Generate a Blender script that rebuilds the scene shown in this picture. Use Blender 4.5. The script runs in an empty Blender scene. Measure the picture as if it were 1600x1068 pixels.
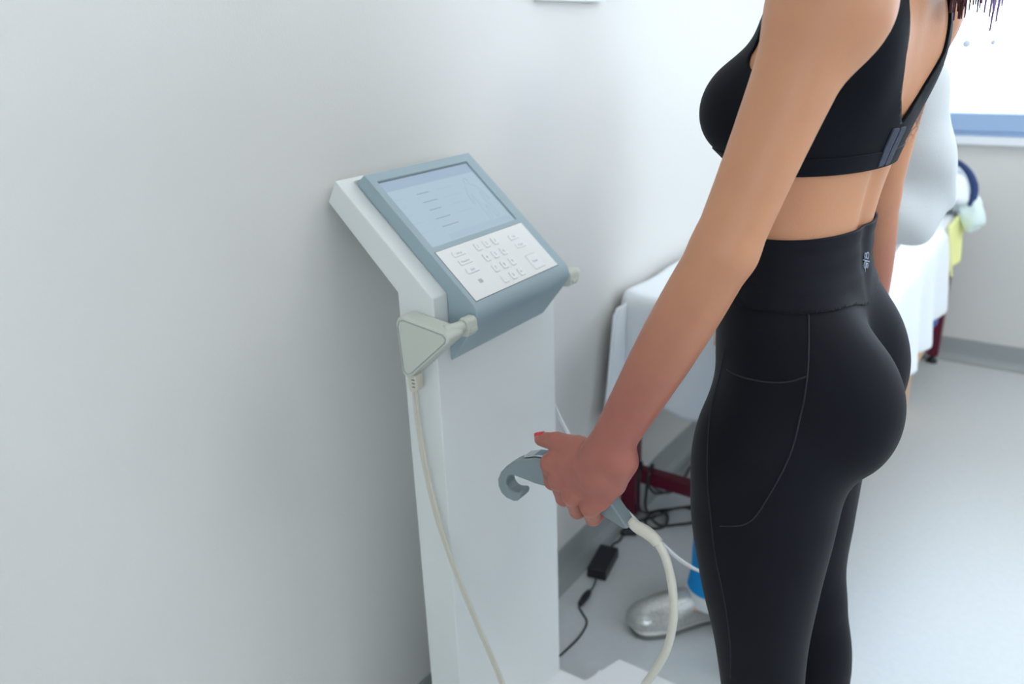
import bpy, bmesh, math, random
import numpy as np
from mathutils import Vector, Matrix
random.seed(7); np.random.seed(7)
scene = bpy.context.scene
C = scene.collection
# ---------------------------------------------------------------- camera
# fitted from the photograph's three vanishing directions; x = away from the left wall, y = along it, z = up
cam_d = bpy.data.cameras.new('camera'); cam = bpy.data.objects.new('camera', cam_d); C.objects.link(cam)
right = Vector((.82038513, .57085530, -.03305234)); down = Vector((.17728842, -.30888713, -.93442900)); fwd = Vector((-.54363320, .76073186, -.35461244))
cam.matrix_world = Matrix(((right.x, -down.x, -fwd.x, .984), (right.y, -down.y, -fwd.y, 0), (right.z, -down.z, -fwd.z, 1.4), (0, 0, 0, 1)))
cam_d.sensor_width = 36; cam_d.lens = 36 * 1266 / 1600; cam_d.clip_start = .02
cam_d.dof.use_dof = True; cam_d.dof.focus_distance = 1.0; cam_d.dof.aperture_fstop = 4.0
scene.camera = cam
# ---------------------------------------------------------------- light
scene.view_settings.view_transform = 'Standard'; scene.view_settings.look = 'None'
scene.view_settings.gamma = 1; scene.view_settings.use_curve_mapping = False
scene.view_settings.exposure = -.36
w = bpy.data.worlds.new('overcast_sky'); scene.world = w; w.use_nodes = True
w.node_tree.nodes['Background'].inputs[0].default_value = (.71, .85, 1.0, 1)
w.node_tree.nodes['Background'].inputs[1].default_value = 7.0
def area(name, loc, size, power, col, rot=(0, 0, 0), sy=None):
    l = bpy.data.lights.new(name, 'AREA'); l.energy = power; l.color = col; l.size = size
    if sy: l.shape = 'RECTANGLE'; l.size_y = sy
    o = bpy.data.objects.new(name, l); C.objects.link(o); o.location = loc; o.rotation_euler = rot
    return o
# daylight entering through the window of the far wall
area('window_daylight', (1.55, 3.86, 1.7), 2.5, 6, (.80, .90, 1.0), (-math.pi / 2, 0, 0), 1.3)
# ---------------------------------------------------------------- helpers
def node_mat(name, col, rough=.5, metal=0., bump=0., bscale=200., var=0., vscale=8., spec=.5, emit=None, estr=1., coat=0., sheen=0., sss=0., stretch=None):
    m = bpy.data.materials.new(name); m.use_nodes = True
    nt = m.node_tree; b = nt.nodes['Principled BSDF']
    c = (*col, 1)
    b.inputs['Base Color'].default_value = c; b.inputs['Roughness'].default_value = rough
    b.inputs['Metallic'].default_value = metal; b.inputs['Specular IOR Level'].default_value = spec
    if coat: b.inputs['Coat Weight'].default_value = coat
    if sheen: b.inputs['Sheen Weight'].default_value = sheen; b.inputs['Sheen Roughness'].default_value = .4
    if sss: b.inputs['Subsurface Weight'].default_value = sss; b.inputs['Subsurface Radius'].default_value = (.9, .35, .2); b.inputs['Subsurface Scale'].default_value = .008
    tc = nt.nodes.new('ShaderNodeTexCoord')
    if var:
        n = nt.nodes.new('ShaderNodeTexNoise'); n.inputs['Scale'].default_value = vscale; n.inputs['Detail'].default_value = 4
        nt.links.new(tc.outputs['Object'], n.inputs['Vector'])
        mx = nt.nodes.new('ShaderNodeMix'); mx.data_type = 'RGBA'
        mx.inputs['A'].default_value = tuple(max(0, v * (1 - var)) for v in col) + (1,); mx.inputs['B'].default_value = tuple(min(1, v * (1 + var)) for v in col) + (1,)
        nt.links.new(n.outputs['Fac'], mx.inputs['Factor']); nt.links.new(mx.outputs['Result'], b.inputs['Base Color'])
    if bump:
        n = nt.nodes.new('ShaderNodeTexNoise'); n.inputs['Scale'].default_value = bscale; n.inputs['Detail'].default_value = 3
        if stretch:
            mp = nt.nodes.new('ShaderNodeMapping'); mp.inputs['Scale'].default_value = stretch
            nt.links.new(tc.outputs['Object'], mp.inputs['Vector']); nt.links.new(mp.outputs['Vector'], n.inputs['Vector'])
        else: nt.links.new(tc.outputs['Object'], n.inputs['Vector'])
        bp = nt.nodes.new('ShaderNodeBump'); bp.inputs['Strength'].default_value = bump; bp.inputs['Distance'].default_value = .002
        nt.links.new(n.outputs['Fac'], bp.inputs['Height']); nt.links.new(bp.outputs['Normal'], b.inputs['Normal'])
    if emit:
        b.inputs['Emission Color'].default_value = (*emit, 1); b.inputs['Emission Strength'].default_value = estr
    return m
def srgb(r, g, b): return tuple(((v / 255 + .055) / 1.055)**2.4 if v > 10 else v / 255 / 12.92 for v in (r, g, b))
def empty(name, label, cat, loc=(0, 0, 0), group=None):
    o = bpy.data.objects.new(name, None); C.objects.link(o); o.location = loc; o.empty_display_size = .05
    o['label'] = label; o['category'] = cat
    if group: o['group'] = group
    return o
def mesh_obj(name, verts, faces, mat, parent=None, smooth=False, label=None):
    me = bpy.data.meshes.new(name)
    me.from_pydata([tuple(map(float, v)) for v in verts], [], [tuple(map(int, f)) for f in faces]); me.update()
    return link_me(name, me, mat, parent, smooth, label)
def link_me(name, me, mat, parent=None, smooth=False, label=None):
    o = bpy.data.objects.new(name, me); C.objects.link(o)
    for m in (mat if isinstance(mat, (list, tuple)) else [mat]): me.materials.append(m)
    if smooth: me.polygons.foreach_set('use_smooth', [True] * len(me.polygons))
    if parent:
        o.parent = parent
        o.matrix_parent_inverse = Matrix.Translation(-world_loc(parent))
    if label: o['label'] = label
    return o
def world_loc(o):
    v = Vector(o.location)
    return v if not o.parent else v          # children keep world coordinates; only the roots carry an offset
def np_obj(name, X, F, mat, parent=None, smooth=True, label=None):
    me = bpy.data.meshes.new(name); X = np.asarray(X, np.float32); F = np.asarray(F, np.int32)
    k = F.shape[1]
    me.vertices.add(len(X)); me.vertices.foreach_set('co', X.ravel())
    me.loops.add(F.size); me.loops.foreach_set('vertex_index', F.ravel())
    me.polygons.add(len(F)); me.polygons.foreach_set('loop_start', np.arange(0, F.size, k, dtype=np.int32)); me.polygons.foreach_set('loop_total', np.full(len(F), k, np.int32))
    me.update(calc_edges=True); me.validate()
    return link_me(name, me, mat, parent, smooth, label)
def tag(o, label, cat, group=None):
    o['label'] = label; o['category'] = cat
    if group: o['group'] = group
    return o
def bevel(o, w, seg=3, ang=30):
    m = o.modifiers.new('bevel', 'BEVEL'); m.width = w; m.segments = seg; m.limit_method = 'ANGLE'; m.angle_limit = math.radians(ang)
    m.harden_normals = False
    o.data.polygons.foreach_set('use_smooth', [True] * len(o.data.polygons))
    e = o.modifiers.new('wn', 'WEIGHTED_NORMAL'); e.keep_sharp = True
    return o
def box(name, lo, hi, mat, parent=None, bev=0., label=None):
    x0, y0, z0 = lo; x1, y1, z1 = hi
    v = [(x0, y0, z0), (x1, y0, z0), (x1, y1, z0), (x0, y1, z0), (x0, y0, z1), (x1, y0, z1), (x1, y1, z1), (x0, y1, z1)]
    f = [(0, 3, 2, 1), (4, 5, 6, 7), (0, 1, 5, 4), (1, 2, 6, 5), (2, 3, 7, 6), (3, 0, 4, 7)]
    o = mesh_obj(name, v, f, mat, parent, label=label)
    if bev: bevel(o, bev)
    return o
def frame_box(name, o0, U, V, W, u, v, w, mat, parent=None, bev=0.):
    """box spanning u,v,w ranges along the axes U,V,W from o0"""
    o0, U, V, W = map(Vector, (o0, U, V, W))
    vs = [o0 + U * u[i] + V * v[j] + W * w[k] for k in (0, 1) for j in (0, 1) for i in (0, 1)]
    f = [(0, 2, 3, 1), (4, 5, 7, 6), (0, 1, 5, 4), (1, 3, 7, 5), (3, 2, 6, 7), (2, 0, 4, 6)]
    o = mesh_obj(name, vs, f, mat, parent)
    fix_normals(o)
    if bev: bevel(o, bev)
    return o
def fix_normals(o):
    bm = bmesh.new(); bm.from_mesh(o.data); bmesh.ops.recalc_face_normals(bm, faces=bm.faces); bm.to_mesh(o.data); bm.free()
def prism(name, prof, y0, y1, mat, parent=None, bev=0., seg=3, axis='y', label=None, ang=30):
    """profile of (x, z) points extruded in y (or (x, y) points extruded in z)"""
    n = len(prof)
    if axis == 'y': v = [(p[0], y0, p[1]) for p in prof] + [(p[0], y1, p[1]) for p in prof]
    elif axis == 'x': v = [(y0, p[0], p[1]) for p in prof] + [(y1, p[0], p[1]) for p in prof]
    else: v = [(p[0], p[1], y0) for p in prof] + [(p[0], p[1], y1) for p in prof]
    f = [tuple(range(n)), tuple(range(2 * n - 1, n - 1, -1))] + [(i, i + n, (i + 1) % n + n, (i + 1) % n) for i in range(n)]
    o = mesh_obj(name, v, f, mat, parent, label=label); fix_normals(o)
    if bev: bevel(o, bev, seg, ang)
    return o
def catmull(pts, n=8):
    pts = [np.array(p, float) for p in pts]
    P = [2 * pts[0] - pts[1]] + pts + [2 * pts[-1] - pts[-2]]
    out = []
    for i in range(1, len(P) - 2):
        for k in range(n):
            t = k / n
            out.append(.5 * (2 * P[i] + (P[i + 1] - P[i - 1]) * t + (2 * P[i - 1] - 5 * P[i] + 4 * P[i + 1] - P[i + 2]) * t * t + (3 * P[i] - P[i - 1] - 3 * P[i + 1] + P[i + 2]) * t**3))
    out.append(P[-2]); return out
def tube_data(path, rad, seg=10, sx=1.0, up=(0, 0, 1)):
    path = [np.array(p, float) for p in path]; n = len(path)
    rad = rad if hasattr(rad, '__len__') else [rad] * n
    if len(rad) != n: rad = np.interp(np.linspace(0, 1, n), np.linspace(0, 1, len(rad)), rad)
    vs, fs = [], []
    prev = None
    for i, p in enumerate(path):
        t = path[min(i + 1, n - 1)] - path[max(i - 1, 0)]; t = t / (np.linalg.norm(t) + 1e-12)
        if prev is None:
            a = np.cross(t, up)
            if np.linalg.norm(a) < .1: a = np.cross(t, (1, 0, 0))
        else: a = prev - t * prev.dot(t)
        a = a / np.linalg.norm(a); prev = a; b = np.cross(t, a)
        for k in range(seg):
            th = 2 * math.pi * k / seg
            vs.append(p + rad[i] * (math.cos(th) * a * sx + math.sin(th) * b))
    for i in range(n - 1):
        for k in range(seg):
            fs.append((i * seg + k, i * seg + (k + 1) % seg, (i + 1) * seg + (k + 1) % seg, (i + 1) * seg + k))
    fs.append(tuple(range(seg - 1, -1, -1))); fs.append(tuple((n - 1) * seg + k for k in range(seg)))
    return vs, fs
def tube(name, pts, rad, mat, parent=None, seg=10, n=8, label=None, raw=False, sx=1.0):
    path = pts if raw else catmull(pts, n)
    v, f = tube_data(path, rad, seg, sx)
    return mesh_obj(name, v, f, mat, parent, True, label)
def multi(name, parts, mat, parent=None, smooth=True, label=None):
    vs, fs = [], []
    for v, f in parts:
        o = len(vs); vs += [tuple(map(float, p)) for p in v]; fs += [tuple(i + o for i in q) for q in f]
    return mesh_obj(name, vs, fs, mat, parent, smooth, label)
# ---------------------------------------------------------------- implicit-surface figure modelling
def smin(a, b, k):
    h = np.clip(0.5 + 0.5 * (b - a) / k, 0, 1)
    return b * (1 - h) + a * h - k * h * (1 - h)
def d_chain(P, pts, rad, k=0.006):
    """tapered limb along a polyline, radius given at every joint"""
    out = None
    pts = [np.array(p, float) for p in pts]
    for i in range(len(pts) - 1):
        a, b = pts[i], pts[i + 1]
        ab = b - a
        t = np.clip(((P - a) @ ab) / ab.dot(ab), 0, 1)
        d = np.linalg.norm(P - a - t[:, None] * ab, axis=1) - (rad[i] + (rad[i + 1] - rad[i]) * t)
        out = d if out is None else smin(out, d, k)
    return out
def d_ell(P, c, r, axes=None):
    """ellipsoid, axes = 3x3 rows of directions"""
    q = P - np.array(c, float)
    if axes is not None: q = q @ np.array(axes, float).T
    r = np.array(r, float)
    k0 = np.linalg.norm(q / r, axis=1)
    k1 = np.linalg.norm(q / (r * r), axis=1) + 1e-9
    return k0 * (k0 - 1) / k1
def d_rbox(P, c, half, rr, axes):
    q = np.abs((P - np.array(c, float)) @ np.array(axes, float).T) - (np.array(half, float) - rr)
    return np.linalg.norm(np.maximum(q, 0), axis=1) + np.minimum(q.max(axis=1), 0) - rr
def cub(x, xs, ys):
    """smooth monotone-ish interpolation (cosine-free cubic hermite)"""
    xs = np.array(xs, float); ys = np.array(ys, float)
    m = np.gradient(ys, xs)
    x = np.clip(x, xs[0], xs[-1])
    i = np.clip(np.searchsorted(xs, x) - 1, 0, len(xs) - 2)
    h = xs[i + 1] - xs[i]; t = (x - xs[i]) / h
    return ((2*t**3 - 3*t**2 + 1) * ys[i] + (t**3 - 2*t**2 + t) * h * m[i]
            + (-2*t**3 + 3*t**2) * ys[i + 1] + (t**3 - t**2) * h * m[i + 1])
def d_loft(F, L, Z, tab, n=2.3):
    """stack of super-ellipse slices; tab rows: z, front extent, back extent, half width"""
    tab = np.array(tab, float)
    z = tab[:, 0]
    ft = cub(Z, z, tab[:, 1]); bk = cub(Z, z, tab[:, 2]); w = cub(Z, z, tab[:, 3])
    c = (ft + bk) / 2; a = (ft - bk) / 2
    u = np.abs((F - c) / a); v = np.abs(L / w)
    r = (u**n + v**n)**(1 / n)
    d = (r - 1) * np.minimum(a, w)
    over = np.maximum(Z - z[-1], z[0] - Z)
    return np.where(over > 0, np.hypot(np.maximum(d, 0), over) + np.where(d < 0, 0, 0), d) if True else d
def surface(field, lo, hi, h, iso=0.0):
    """surface nets on a sparse band, then projection of the vertices onto the field"""
    lo = np.array(lo, float); hi = np.array(hi, float)
    m = 4
    nc = np.ceil((hi - lo) / (h * m)).astype(int)
    nf = nc * m + 1
    ax = [lo[i] + h * np.arange(nf[i]) for i in range(3)]
    cx = [a[::m] for a in ax]
    G = np.stack(np.meshgrid(*cx, indexing='ij'), -1).reshape(-1, 3)
    vc = (field(G) - iso).reshape(nc + 1)
    band = np.abs(vc) < 1.9 * h * m
    act = np.zeros(nc, bool)
    for i in (0, 1):
        for j in (0, 1):
            for k in (0, 1):
                s = band[i:i + nc[0], j:j + nc[1], k:k + nc[2]]
                act |= s
    V = np.repeat(np.repeat(np.repeat(vc[:-1, :-1, :-1], m, 0), m, 1), m, 2)
    V = np.pad(V, ((0, 1),) * 3, mode='edge').astype(np.float64)
    fa = np.zeros(nf, bool)
    A = np.repeat(np.repeat(np.repeat(act, m, 0), m, 1), m, 2)
    for i in (0, 1):
        for j in (0, 1):
            for k in (0, 1):
                fa[i:i + nf[0] - 1, j:j + nf[1] - 1, k:k + nf[2] - 1] |= A
    idx = np.argwhere(fa)
    P = lo + idx * h
    V[tuple(idx.T)] = field(P) - iso
    S = V < 0
    # cells crossed
    n0, n1, n2 = nf - 1
    cnt = np.zeros((n0, n1, n2), int)
    for i in (0, 1):
        for j in (0, 1):
            for k in (0, 1):
                cnt += S[i:i + n0, j:j + n1, k:k + n2]
    cell = (cnt > 0) & (cnt < 8)
    ci = np.argwhere(cell)
    vid = -np.ones((n0, n1, n2), int); vid[tuple(ci.T)] = np.arange(len(ci))
    acc = np.zeros((len(ci), 3)); num = np.zeros(len(ci))
    corners = [(i, j, k) for i in (0, 1) for j in (0, 1) for k in (0, 1)]
    for a in corners:
        for b in corners:
            dlt = np.array(b) - np.array(a)
            if dlt.sum() == 1 and (dlt >= 0).all():
                va = V[tuple((ci + a).T)]; vb = V[tuple((ci + b).T)]
                c = (va < 0) != (vb < 0)
                t = np.where(c, va / np.where(c, va - vb, 1), 0)
                acc += np.where(c[:, None], np.array(a) + t[:, None] * dlt, 0); num += c
    X = lo + (ci + acc / num[:, None]) * h
    quads = []
    for axn in range(3):
        o = [0, 0, 0]; o[axn] = 1
        sl0 = [slice(1, nf[i] - 1) if i != axn else slice(0, nf[i] - 1) for i in range(3)]
        sl1 = [slice(1, nf[i] - 1) if i != axn else slice(1, nf[i]) for i in range(3)]
        s0 = S[tuple(sl0)]; s1 = S[tuple(sl1)]
        e = np.argwhere(s0 != s1)
        off = np.array([0 if i == axn else 1 for i in range(3)])
        flip = s0[tuple(e.T)]
        e = e + off
        b_, c_ = [(axn + 1) % 3, (axn + 2) % 3]
        ub = np.zeros(3, int); ub[b_] = 1
        uc = np.zeros(3, int); uc[c_] = 1
        q = np.stack([vid[tuple((e - ub - uc).T)], vid[tuple((e - uc).T)], vid[tuple(e.T)], vid[tuple((e - ub).T)]], 1)
        q = np.where(flip[:, None], q, q[:, ::-1])
        quads.append(q)
    Q = np.concatenate(quads)
    Q = Q[(Q >= 0).all(1)]
    for it in range(2):
        f0 = field(X) - iso
        e_ = 0.0008
        g = np.stack([(field(X + np.eye(3)[i] * e_) - iso - f0) / e_ for i in range(3)], 1)
        st = (f0 / np.maximum((g * g).sum(1), 0.15))
        st = np.clip(st, -0.6 * h, 0.6 * h)
        X = X - g * st[:, None]
    return X, Q
def cut_mesh(X, Q, gval):
    """keep the region g<0 of a quad mesh, cut exactly along g=0 -> triangles"""
    T = np.concatenate([Q[:, [0, 1, 2]], Q[:, [0, 2, 3]]]) if Q.shape[1] == 4 else Q
    s = gval < 0
    ns = s[T].sum(1)
    keep = T[ns == 3].tolist()
    newv = []; cache = {}
    base = len(X)
    def ev(a, b):
        key = (a, b) if a < b else (b, a)
        if key not in cache:
            t = gval[key[0]] / (gval[key[0]] - gval[key[1]])
            t = min(max(t, 0.02), 0.98)
            newv.append(X[key[0]] * (1 - t) + X[key[1]] * t)
            cache[key] = base + len(newv) - 1
        return cache[key]
    for tri in T[(ns == 1) | (ns == 2)].tolist():
        ins = [s[v] for v in tri]
        if sum(ins) == 1:
            i = ins.index(True); a, b, c = tri[i], tri[(i + 1) % 3], tri[(i + 2) % 3]
            keep.append([a, ev(a, b), ev(a, c)])
        else:
            i = ins.index(False); a, b, c = tri[i], tri[(i + 1) % 3], tri[(i + 2) % 3]
            ab, ac = ev(a, b), ev(a, c)
            keep.append([ab, b, c]); keep.append([ab, c, ac])
    XX = np.concatenate([X, np.array(newv).reshape(-1, 3)])
    F = np.array(keep)
    used = np.unique(F)
    mp = -np.ones(len(XX), int); mp[used] = np.arange(len(used))
    return XX[used], mp[F]
# ---------------------------------------------------------------- the woman (turned slightly more at the shoulders than at the hips)
ZT = [0.0, 0.85, 1.00, 1.16, 1.26, 1.40, 1.60, 1.9]
CXT = [.714, .714, .711, .706, .716, .728, .725, .72]
CYT = [1.06, 1.06, 1.06, 1.06, 1.065, 1.07, 1.07, 1.07]
PHT = [-8, -9, -7, 6, 12, 15, 14, 12]
def local(P):
    z = P[:, 2]
    ph = np.radians(cub(z, ZT, PHT)); cx = cub(z, ZT, CXT); cy = cub(z, ZT, CYT)
    dx, dy = P[:, 0] - cx, P[:, 1] - cy
    return -dx * np.cos(ph) + dy * np.sin(ph), -dx * np.sin(ph) - dy * np.cos(ph), z
def world(f, l, z):
    z_ = np.array([float(z)])
    ph = np.radians(cub(z_, ZT, PHT))[0]; cx = cub(z_, ZT, CXT)[0]; cy = cub(z_, ZT, CYT)[0]
    return (cx - f * math.cos(ph) - l * math.sin(ph), cy + f * math.sin(ph) - l * math.cos(ph), z)
TORSO = [  # z, front, back, half width
    (.80, .066, -.068, .130), (.86, .080, -.078, .156), (.93, .100, -.082, .162), (1.00, .106, -.078, .154),
    (1.07, .100, -.074, .144), (1.13, .088, -.066, .127), (1.18, .088, -.066, .122), (1.24, .090, -.070, .126),
    (1.30, .086, -.082, .130), (1.36, .098, -.084, .124), (1.41, .092, -.081, .114), (1.445, .074, -.074, .100),
    (1.475, .040, -.066, .080), (1.50, .034, -.054, .056)]
def torso_field(P, soft=1.0):
    F, L, Z = local(P)
    Q = np.stack([F, L, Z], 1)
    d = d_loft(F, L, Z, TORSO, np.interp(Z, [1.1, 1.3], [2.2, 2.0]))
    for s in (1, -1):
        d = smin(d, d_ell(Q, (.068, s * .068, 1.308), (.066, .064, .062)), .030)
        d = smin(d, d_ell(Q, (-.038, s * .060, 1.375), (.044, .038, .070)), .03)
    # spine groove
    gr = np.exp(-(L / .016)**2) * np.clip((-F - .03) / .03, 0, 1) * np.exp(-((Z - 1.20) / .13)**4)
    d = d + .007 * gr * soft
    return d
def hips_field(P):
    F, L, Z = local(P)
    Q = np.stack([F, L, Z], 1)
    d = None
    for s in (1, -1):
        b = smin(d_ell(Q, (-.058, s * .074, .945), (.074, .078, .098)), d_ell(Q, (-.034, s * .084, .99), (.066, .07, .09)), .03)
        d = b if d is None else smin(d, b, .012)
    return d
LEG = {1: [(.99, .706, .990), (.92, .706, .972), (.80, .706, .958), (.68, .712, .952), (.58, .722, .950), (.52, .728, .950), (.42, .742, .952), (.30, .757, .955), (.15, .762, .958)],
       -1: [(.99, .700, 1.125), (.92, .700, 1.145), (.80, .696, 1.150), (.68, .708, 1.155), (.58, .722, 1.158), (.52, .736, 1.158), (.42, .745, 1.160), (.30, .757, 1.160), (.15, .762, 1.160)]}
LR = [(.99, .060, .064), (.92, .090, .092), (.80, .094, .090), (.68, .078, .078), (.58, .062, .062), (.52, .057, .056), (.42, .056, .054), (.30, .050, .047), (.15, .036, .034)]
def leg_field(P, s):
    a = np.array(LEG[s])[::-1]; r = np.array(LR)[::-1]
    Z = P[:, 2]
    x = cub(Z, a[:, 0], a[:, 1]); y = cub(Z, a[:, 0], a[:, 2])
    rx = cub(Z, r[:, 0], r[:, 1]); ry = cub(Z, r[:, 0], r[:, 2])
    d = (np.sqrt(((P[:, 0] - x) / rx)**2 + ((P[:, 1] - y) / ry)**2) - 1) * np.minimum(rx, ry)
    over = np.maximum(Z - .985, .10 - Z)
    d = np.where(over > 0, np.hypot(np.maximum(d, 0), over), d)
    d = smin(d, d_ell(P, (x_at(s, .40) + .018, a[:, 2].mean(), .40), (.042, .044, .09)), .03)
    ax_, ay_ = LEG[s][-1][1], LEG[s][-1][2]
    foot = d_chain(P, [(ax_ + .025, ay_, .105), (ax_ - .06, ay_, .095), (ax_ - .135, ay_, .082), (ax_ - .175, ay_, .074)], [.034, .034, .024, .013], .02)
    ball = d_ell(P, (ax_ - .115, ay_, .083), (.06, .043, .021))
    foot = smin(foot, ball, .015)
    for t in range(5):
        foot = smin(foot, d_chain(P, [(ax_ - .13, ay_ + s * (.026 - .013 * t), .080), (ax_ - .182 + .007 * t, ay_ + s * (.028 - .0145 * t), .073)], [.011, .009 if t else .0115]), .004)
    ank = d_chain(P, [(ax_, ay_, .19), (ax_ + .005, ay_, .11)], [.036, .034])
    return smin(d, smin(foot, ank, .03), .02)
def x_at(s, z):
    a = np.array(LEG[s])[::-1]
    return float(cub(np.array([z]), a[:, 0], a[:, 1])[0])
# left arm: near the camera
SH_L, EL_L, WR_L = (.745, .885, 1.415), (.683, .815, 1.178), (.556, .790, .910)
SH_R, EL_R, WR_R = (.764, 1.220, 1.410), (.737, 1.262, 1.165), (.735, 1.328, .915)
def d_limb(P, A, B, rad):
    """straight limb whose radius runs smoothly through the given values"""
    A = np.array(A, float); B = np.array(B, float); ab = B - A
    t = np.clip(((P - A) @ ab) / ab.dot(ab), 0, 1)
    return np.linalg.norm(P - A - t[:, None] * ab, axis=1) - cub(t, np.linspace(0, 1, len(rad)), rad)
def lerp3(a, b, t): return tuple(a[i] + (b[i] - a[i]) * t for i in range(3))
def arm_field(P, S, E, W, s):
    d = d_limb(P, S, E, [.052, .0445, .0400, .0370, .0352])
    d = smin(d, d_limb(P, E, W, [.0350, .0362, .0345, .0300, .0262]), .010)
    sh = (S[0] + .004, S[1] + (.012 if s > 0 else -.012), S[2] + .002)
    d = smin(d, d_ell(P, sh, (.058 if s > 0 else .054, .056, .062)), .03)
    return d
# hand gripping the bar: wrist, knuckles, finger joints as worked out from the pose
HAND = dict(
    palm=[((.558, .790, .908), .0260), ((.546, .789, .884), .029)],
    mcp=[(.470, .797, .866), (.487, .789, .851), (.509, .786, .837), (.534, .789, .826)],
    pip=[(.463, .813, .829), (.482, .811, .811), (.504, .809, .799), (.529, .808, .797)],
    dip=[(.478, .842, .825), (.495, .841, .810), (.514, .839, .802), (.535, .836, .802)],
    tip=[(.494, .846, .842), (.509, .845, .829), (.527, .843, .820), (.545, .839, .815)],
    rad=[(.0128, .0115, .0095, .0082), (.0130, .0115, .0095, .0083), (.0125, .0110, .0092, .0080), (.0120, .0105, .0088, .0078)],
    thumb=[(.545, .800, .895), (.508, .806, .896), (.470, .814, .891), (.4415, .820, .885)], trad=[.018, .0160, .0130, .0098])
def hand_field(P, m=None):
    def M(p): return p if m is None else m(p)
    d = d_chain(P, [M(HAND['palm'][0][0]), M(HAND['palm'][1][0])], [HAND['palm'][0][1], HAND['palm'][1][1]])
    w = HAND['palm'][1][0]
    for i in range(4):   # metacarpals make the palm
        k = HAND['mcp'][i]; mid = lerp3(w, k, .5)
        mid = (mid[0], mid[1] + .004, mid[2])
        d = smin(d, d_chain(P, [M(lerp3(w, k, .1)), M(mid), M(lerp3(w, k, .90))], [.022, .0172, HAND['rad'][i][0] + .0006]), .009)
    for i in range(4):
        f = d_chain(P, [M(HAND[q][i]) for q in ('mcp', 'pip', 'dip', 'tip')], HAND['rad'][i], .003)
        d = smin(d, f, .0030)
        k = HAND['mcp'][i]; d = smin(d, d_ell(P, M((k[0] + .002, k[1] - .0035, k[2] + .001)), (.0112, .0105, .0112)), .006)   # knuckle
    d = smin(d, d_ell(P, M((.579, .782, .905)), (.012, .012, .014)), .014)   # wrist bone
    d = smin(d, d_chain(P, [M((.576, .794, .902)), M((.563, .797, .866)), M((.548, .795, .838))], [.0215, .0165, .013]), .014)   # outer edge of the palm
    # heel and web of the thumb
    d = smin(d, d_chain(P, [M((.548, .797, .893)), M((.512, .800, .884)), M((.482, .800, .872))], [.019, .015, .010]), .022)
    d = smin(d, d_chain(P, [M(p) for p in HAND['thumb']], HAND['trad'], .004), .007)
    return d
def mirror_hand(p): return (p[0] + WR_R[0] - WR_L[0], WR_R[1] - (p[1] - WR_L[1]), p[2] + WR_R[2] - WR_L[2])
def head_field(P):
    F, L, Z = local(P)
    Q = np.stack([F, L, Z], 1)
    d = d_chain(Q, [(-.030, 0, 1.46), (-.012, 0, 1.56)], [.055, .050])
    h = d_ell(Q, (-.004, 0, 1.645), (.094, .073, .098))
    h = smin(h, d_ell(Q, (.030, 0, 1.585), (.060, .054, .068)), .03)      # jaw
    h = smin(h, d_ell(Q, (.082, 0, 1.545), (.018, .020, .016)), .02)      # chin
    h = smin(h, d_chain(Q, [(.090, 0, 1.640), (.108, 0, 1.604)], [.008, .011]), .012)  # nose
    h = smin(h, d_ell(Q, (.090, 0, 1.573), (.012, .024, .006)), .006)     # lips
    h = smin(h, d_ell(Q, (.090, 0, 1.563), (.011, .021, .006)), .005)
    h = smin(h, d_ell(Q, (.086, 0, 1.668), (.014, .05, .010)), .02)       # brow
    for s in (1, -1):
        sock = d_ell(Q, (.100, s * .032, 1.645), (.016, .018, .011))
        h = -smin(-h, sock, .010)
        h = smin(h, d_ell(Q, (.078, s * .032, 1.645), (.013, .014, .011)), .002)
        h = smin(h, d_ell(Q, (-.006, s * .076, 1.625), (.018, .008, .030)), .005)
    return smin(d, h, .03)
def lower_field(P):
    d = torso_field(P, 0.5)
    d = smin(d, hips_field(P), .03)
    return smin(d, smin(leg_field(P, 1), leg_field(P, -1), .008), .022)
def body_field(P):
    d = smin(torso_field(P), hips_field(P), .03)
    d = smin(d, smin(leg_field(P, 1), leg_field(P, -1), .008), .022)
    d = smin(d, head_field(P), .025)
    d = smin(d, arm_field(P, SH_L, EL_L, WR_L, 1), .020)
    d = smin(d, arm_field(P, SH_R, EL_R, WR_R, -1), .020)
    d = smin(d, hand_field(P), .014)
    return smin(d, hand_field(P, mirror_hand), .014)
# ================================================================ materials
M = {}
M['wall'] = node_mat('wall_paint', srgb(221, 218, 212), .55, bump=.12, bscale=260, var=.012, vscale=2.)
M['ceiling'] = node_mat('ceiling_paint', srgb(248, 248, 246), .8, bump=.05)
M['floor'] = node_mat('vinyl_floor', srgb(208, 210, 208), .38, spec=.6, bump=.05, bscale=350, var=.06, vscale=60.)
M['skirting'] = node_mat('vinyl_skirting', srgb(160, 164, 162), .42, bump=.04, bscale=120)
M['frame'] = node_mat('window_frame_paint', srgb(160, 186, 220), .4, bump=.03)
M['sill'] = node_mat('white_sill', srgb(240, 242, 244), .35, bump=.02)
M['device_white'] = node_mat('off_white_plastic', srgb(234, 236, 232), .42, bump=.06, bscale=900, spec=.4)
M['device_gray'] = node_mat('blue_grey_plastic', srgb(164, 182, 188), .40, bump=.05, bscale=900, spec=.4)
M['dock'] = node_mat('cream_plastic', srgb(206, 209, 196), .40, bump=.03, bscale=700)
M['panel'] = node_mat('keypad_plate', srgb(244, 243, 240), .38, bump=.02, bscale=900)
M['key'] = node_mat('key_plastic', srgb(244, 244, 242), .45, bump=.02)
M['ink'] = node_mat('grey_print', srgb(150, 154, 158), .6, bump=.01)
M['dark_ink'] = node_mat('dark_print', srgb(60, 64, 68), .6, bump=.01)
M['screen'] = node_mat('lcd_screen', srgb(60, 80, 100), .18, emit=srgb(192, 212, 222), estr=.86, bump=.0)
M['screen_band'] = node_mat('lcd_header', srgb(60, 80, 100), .15, emit=srgb(176, 194, 212), estr=.86)
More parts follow.
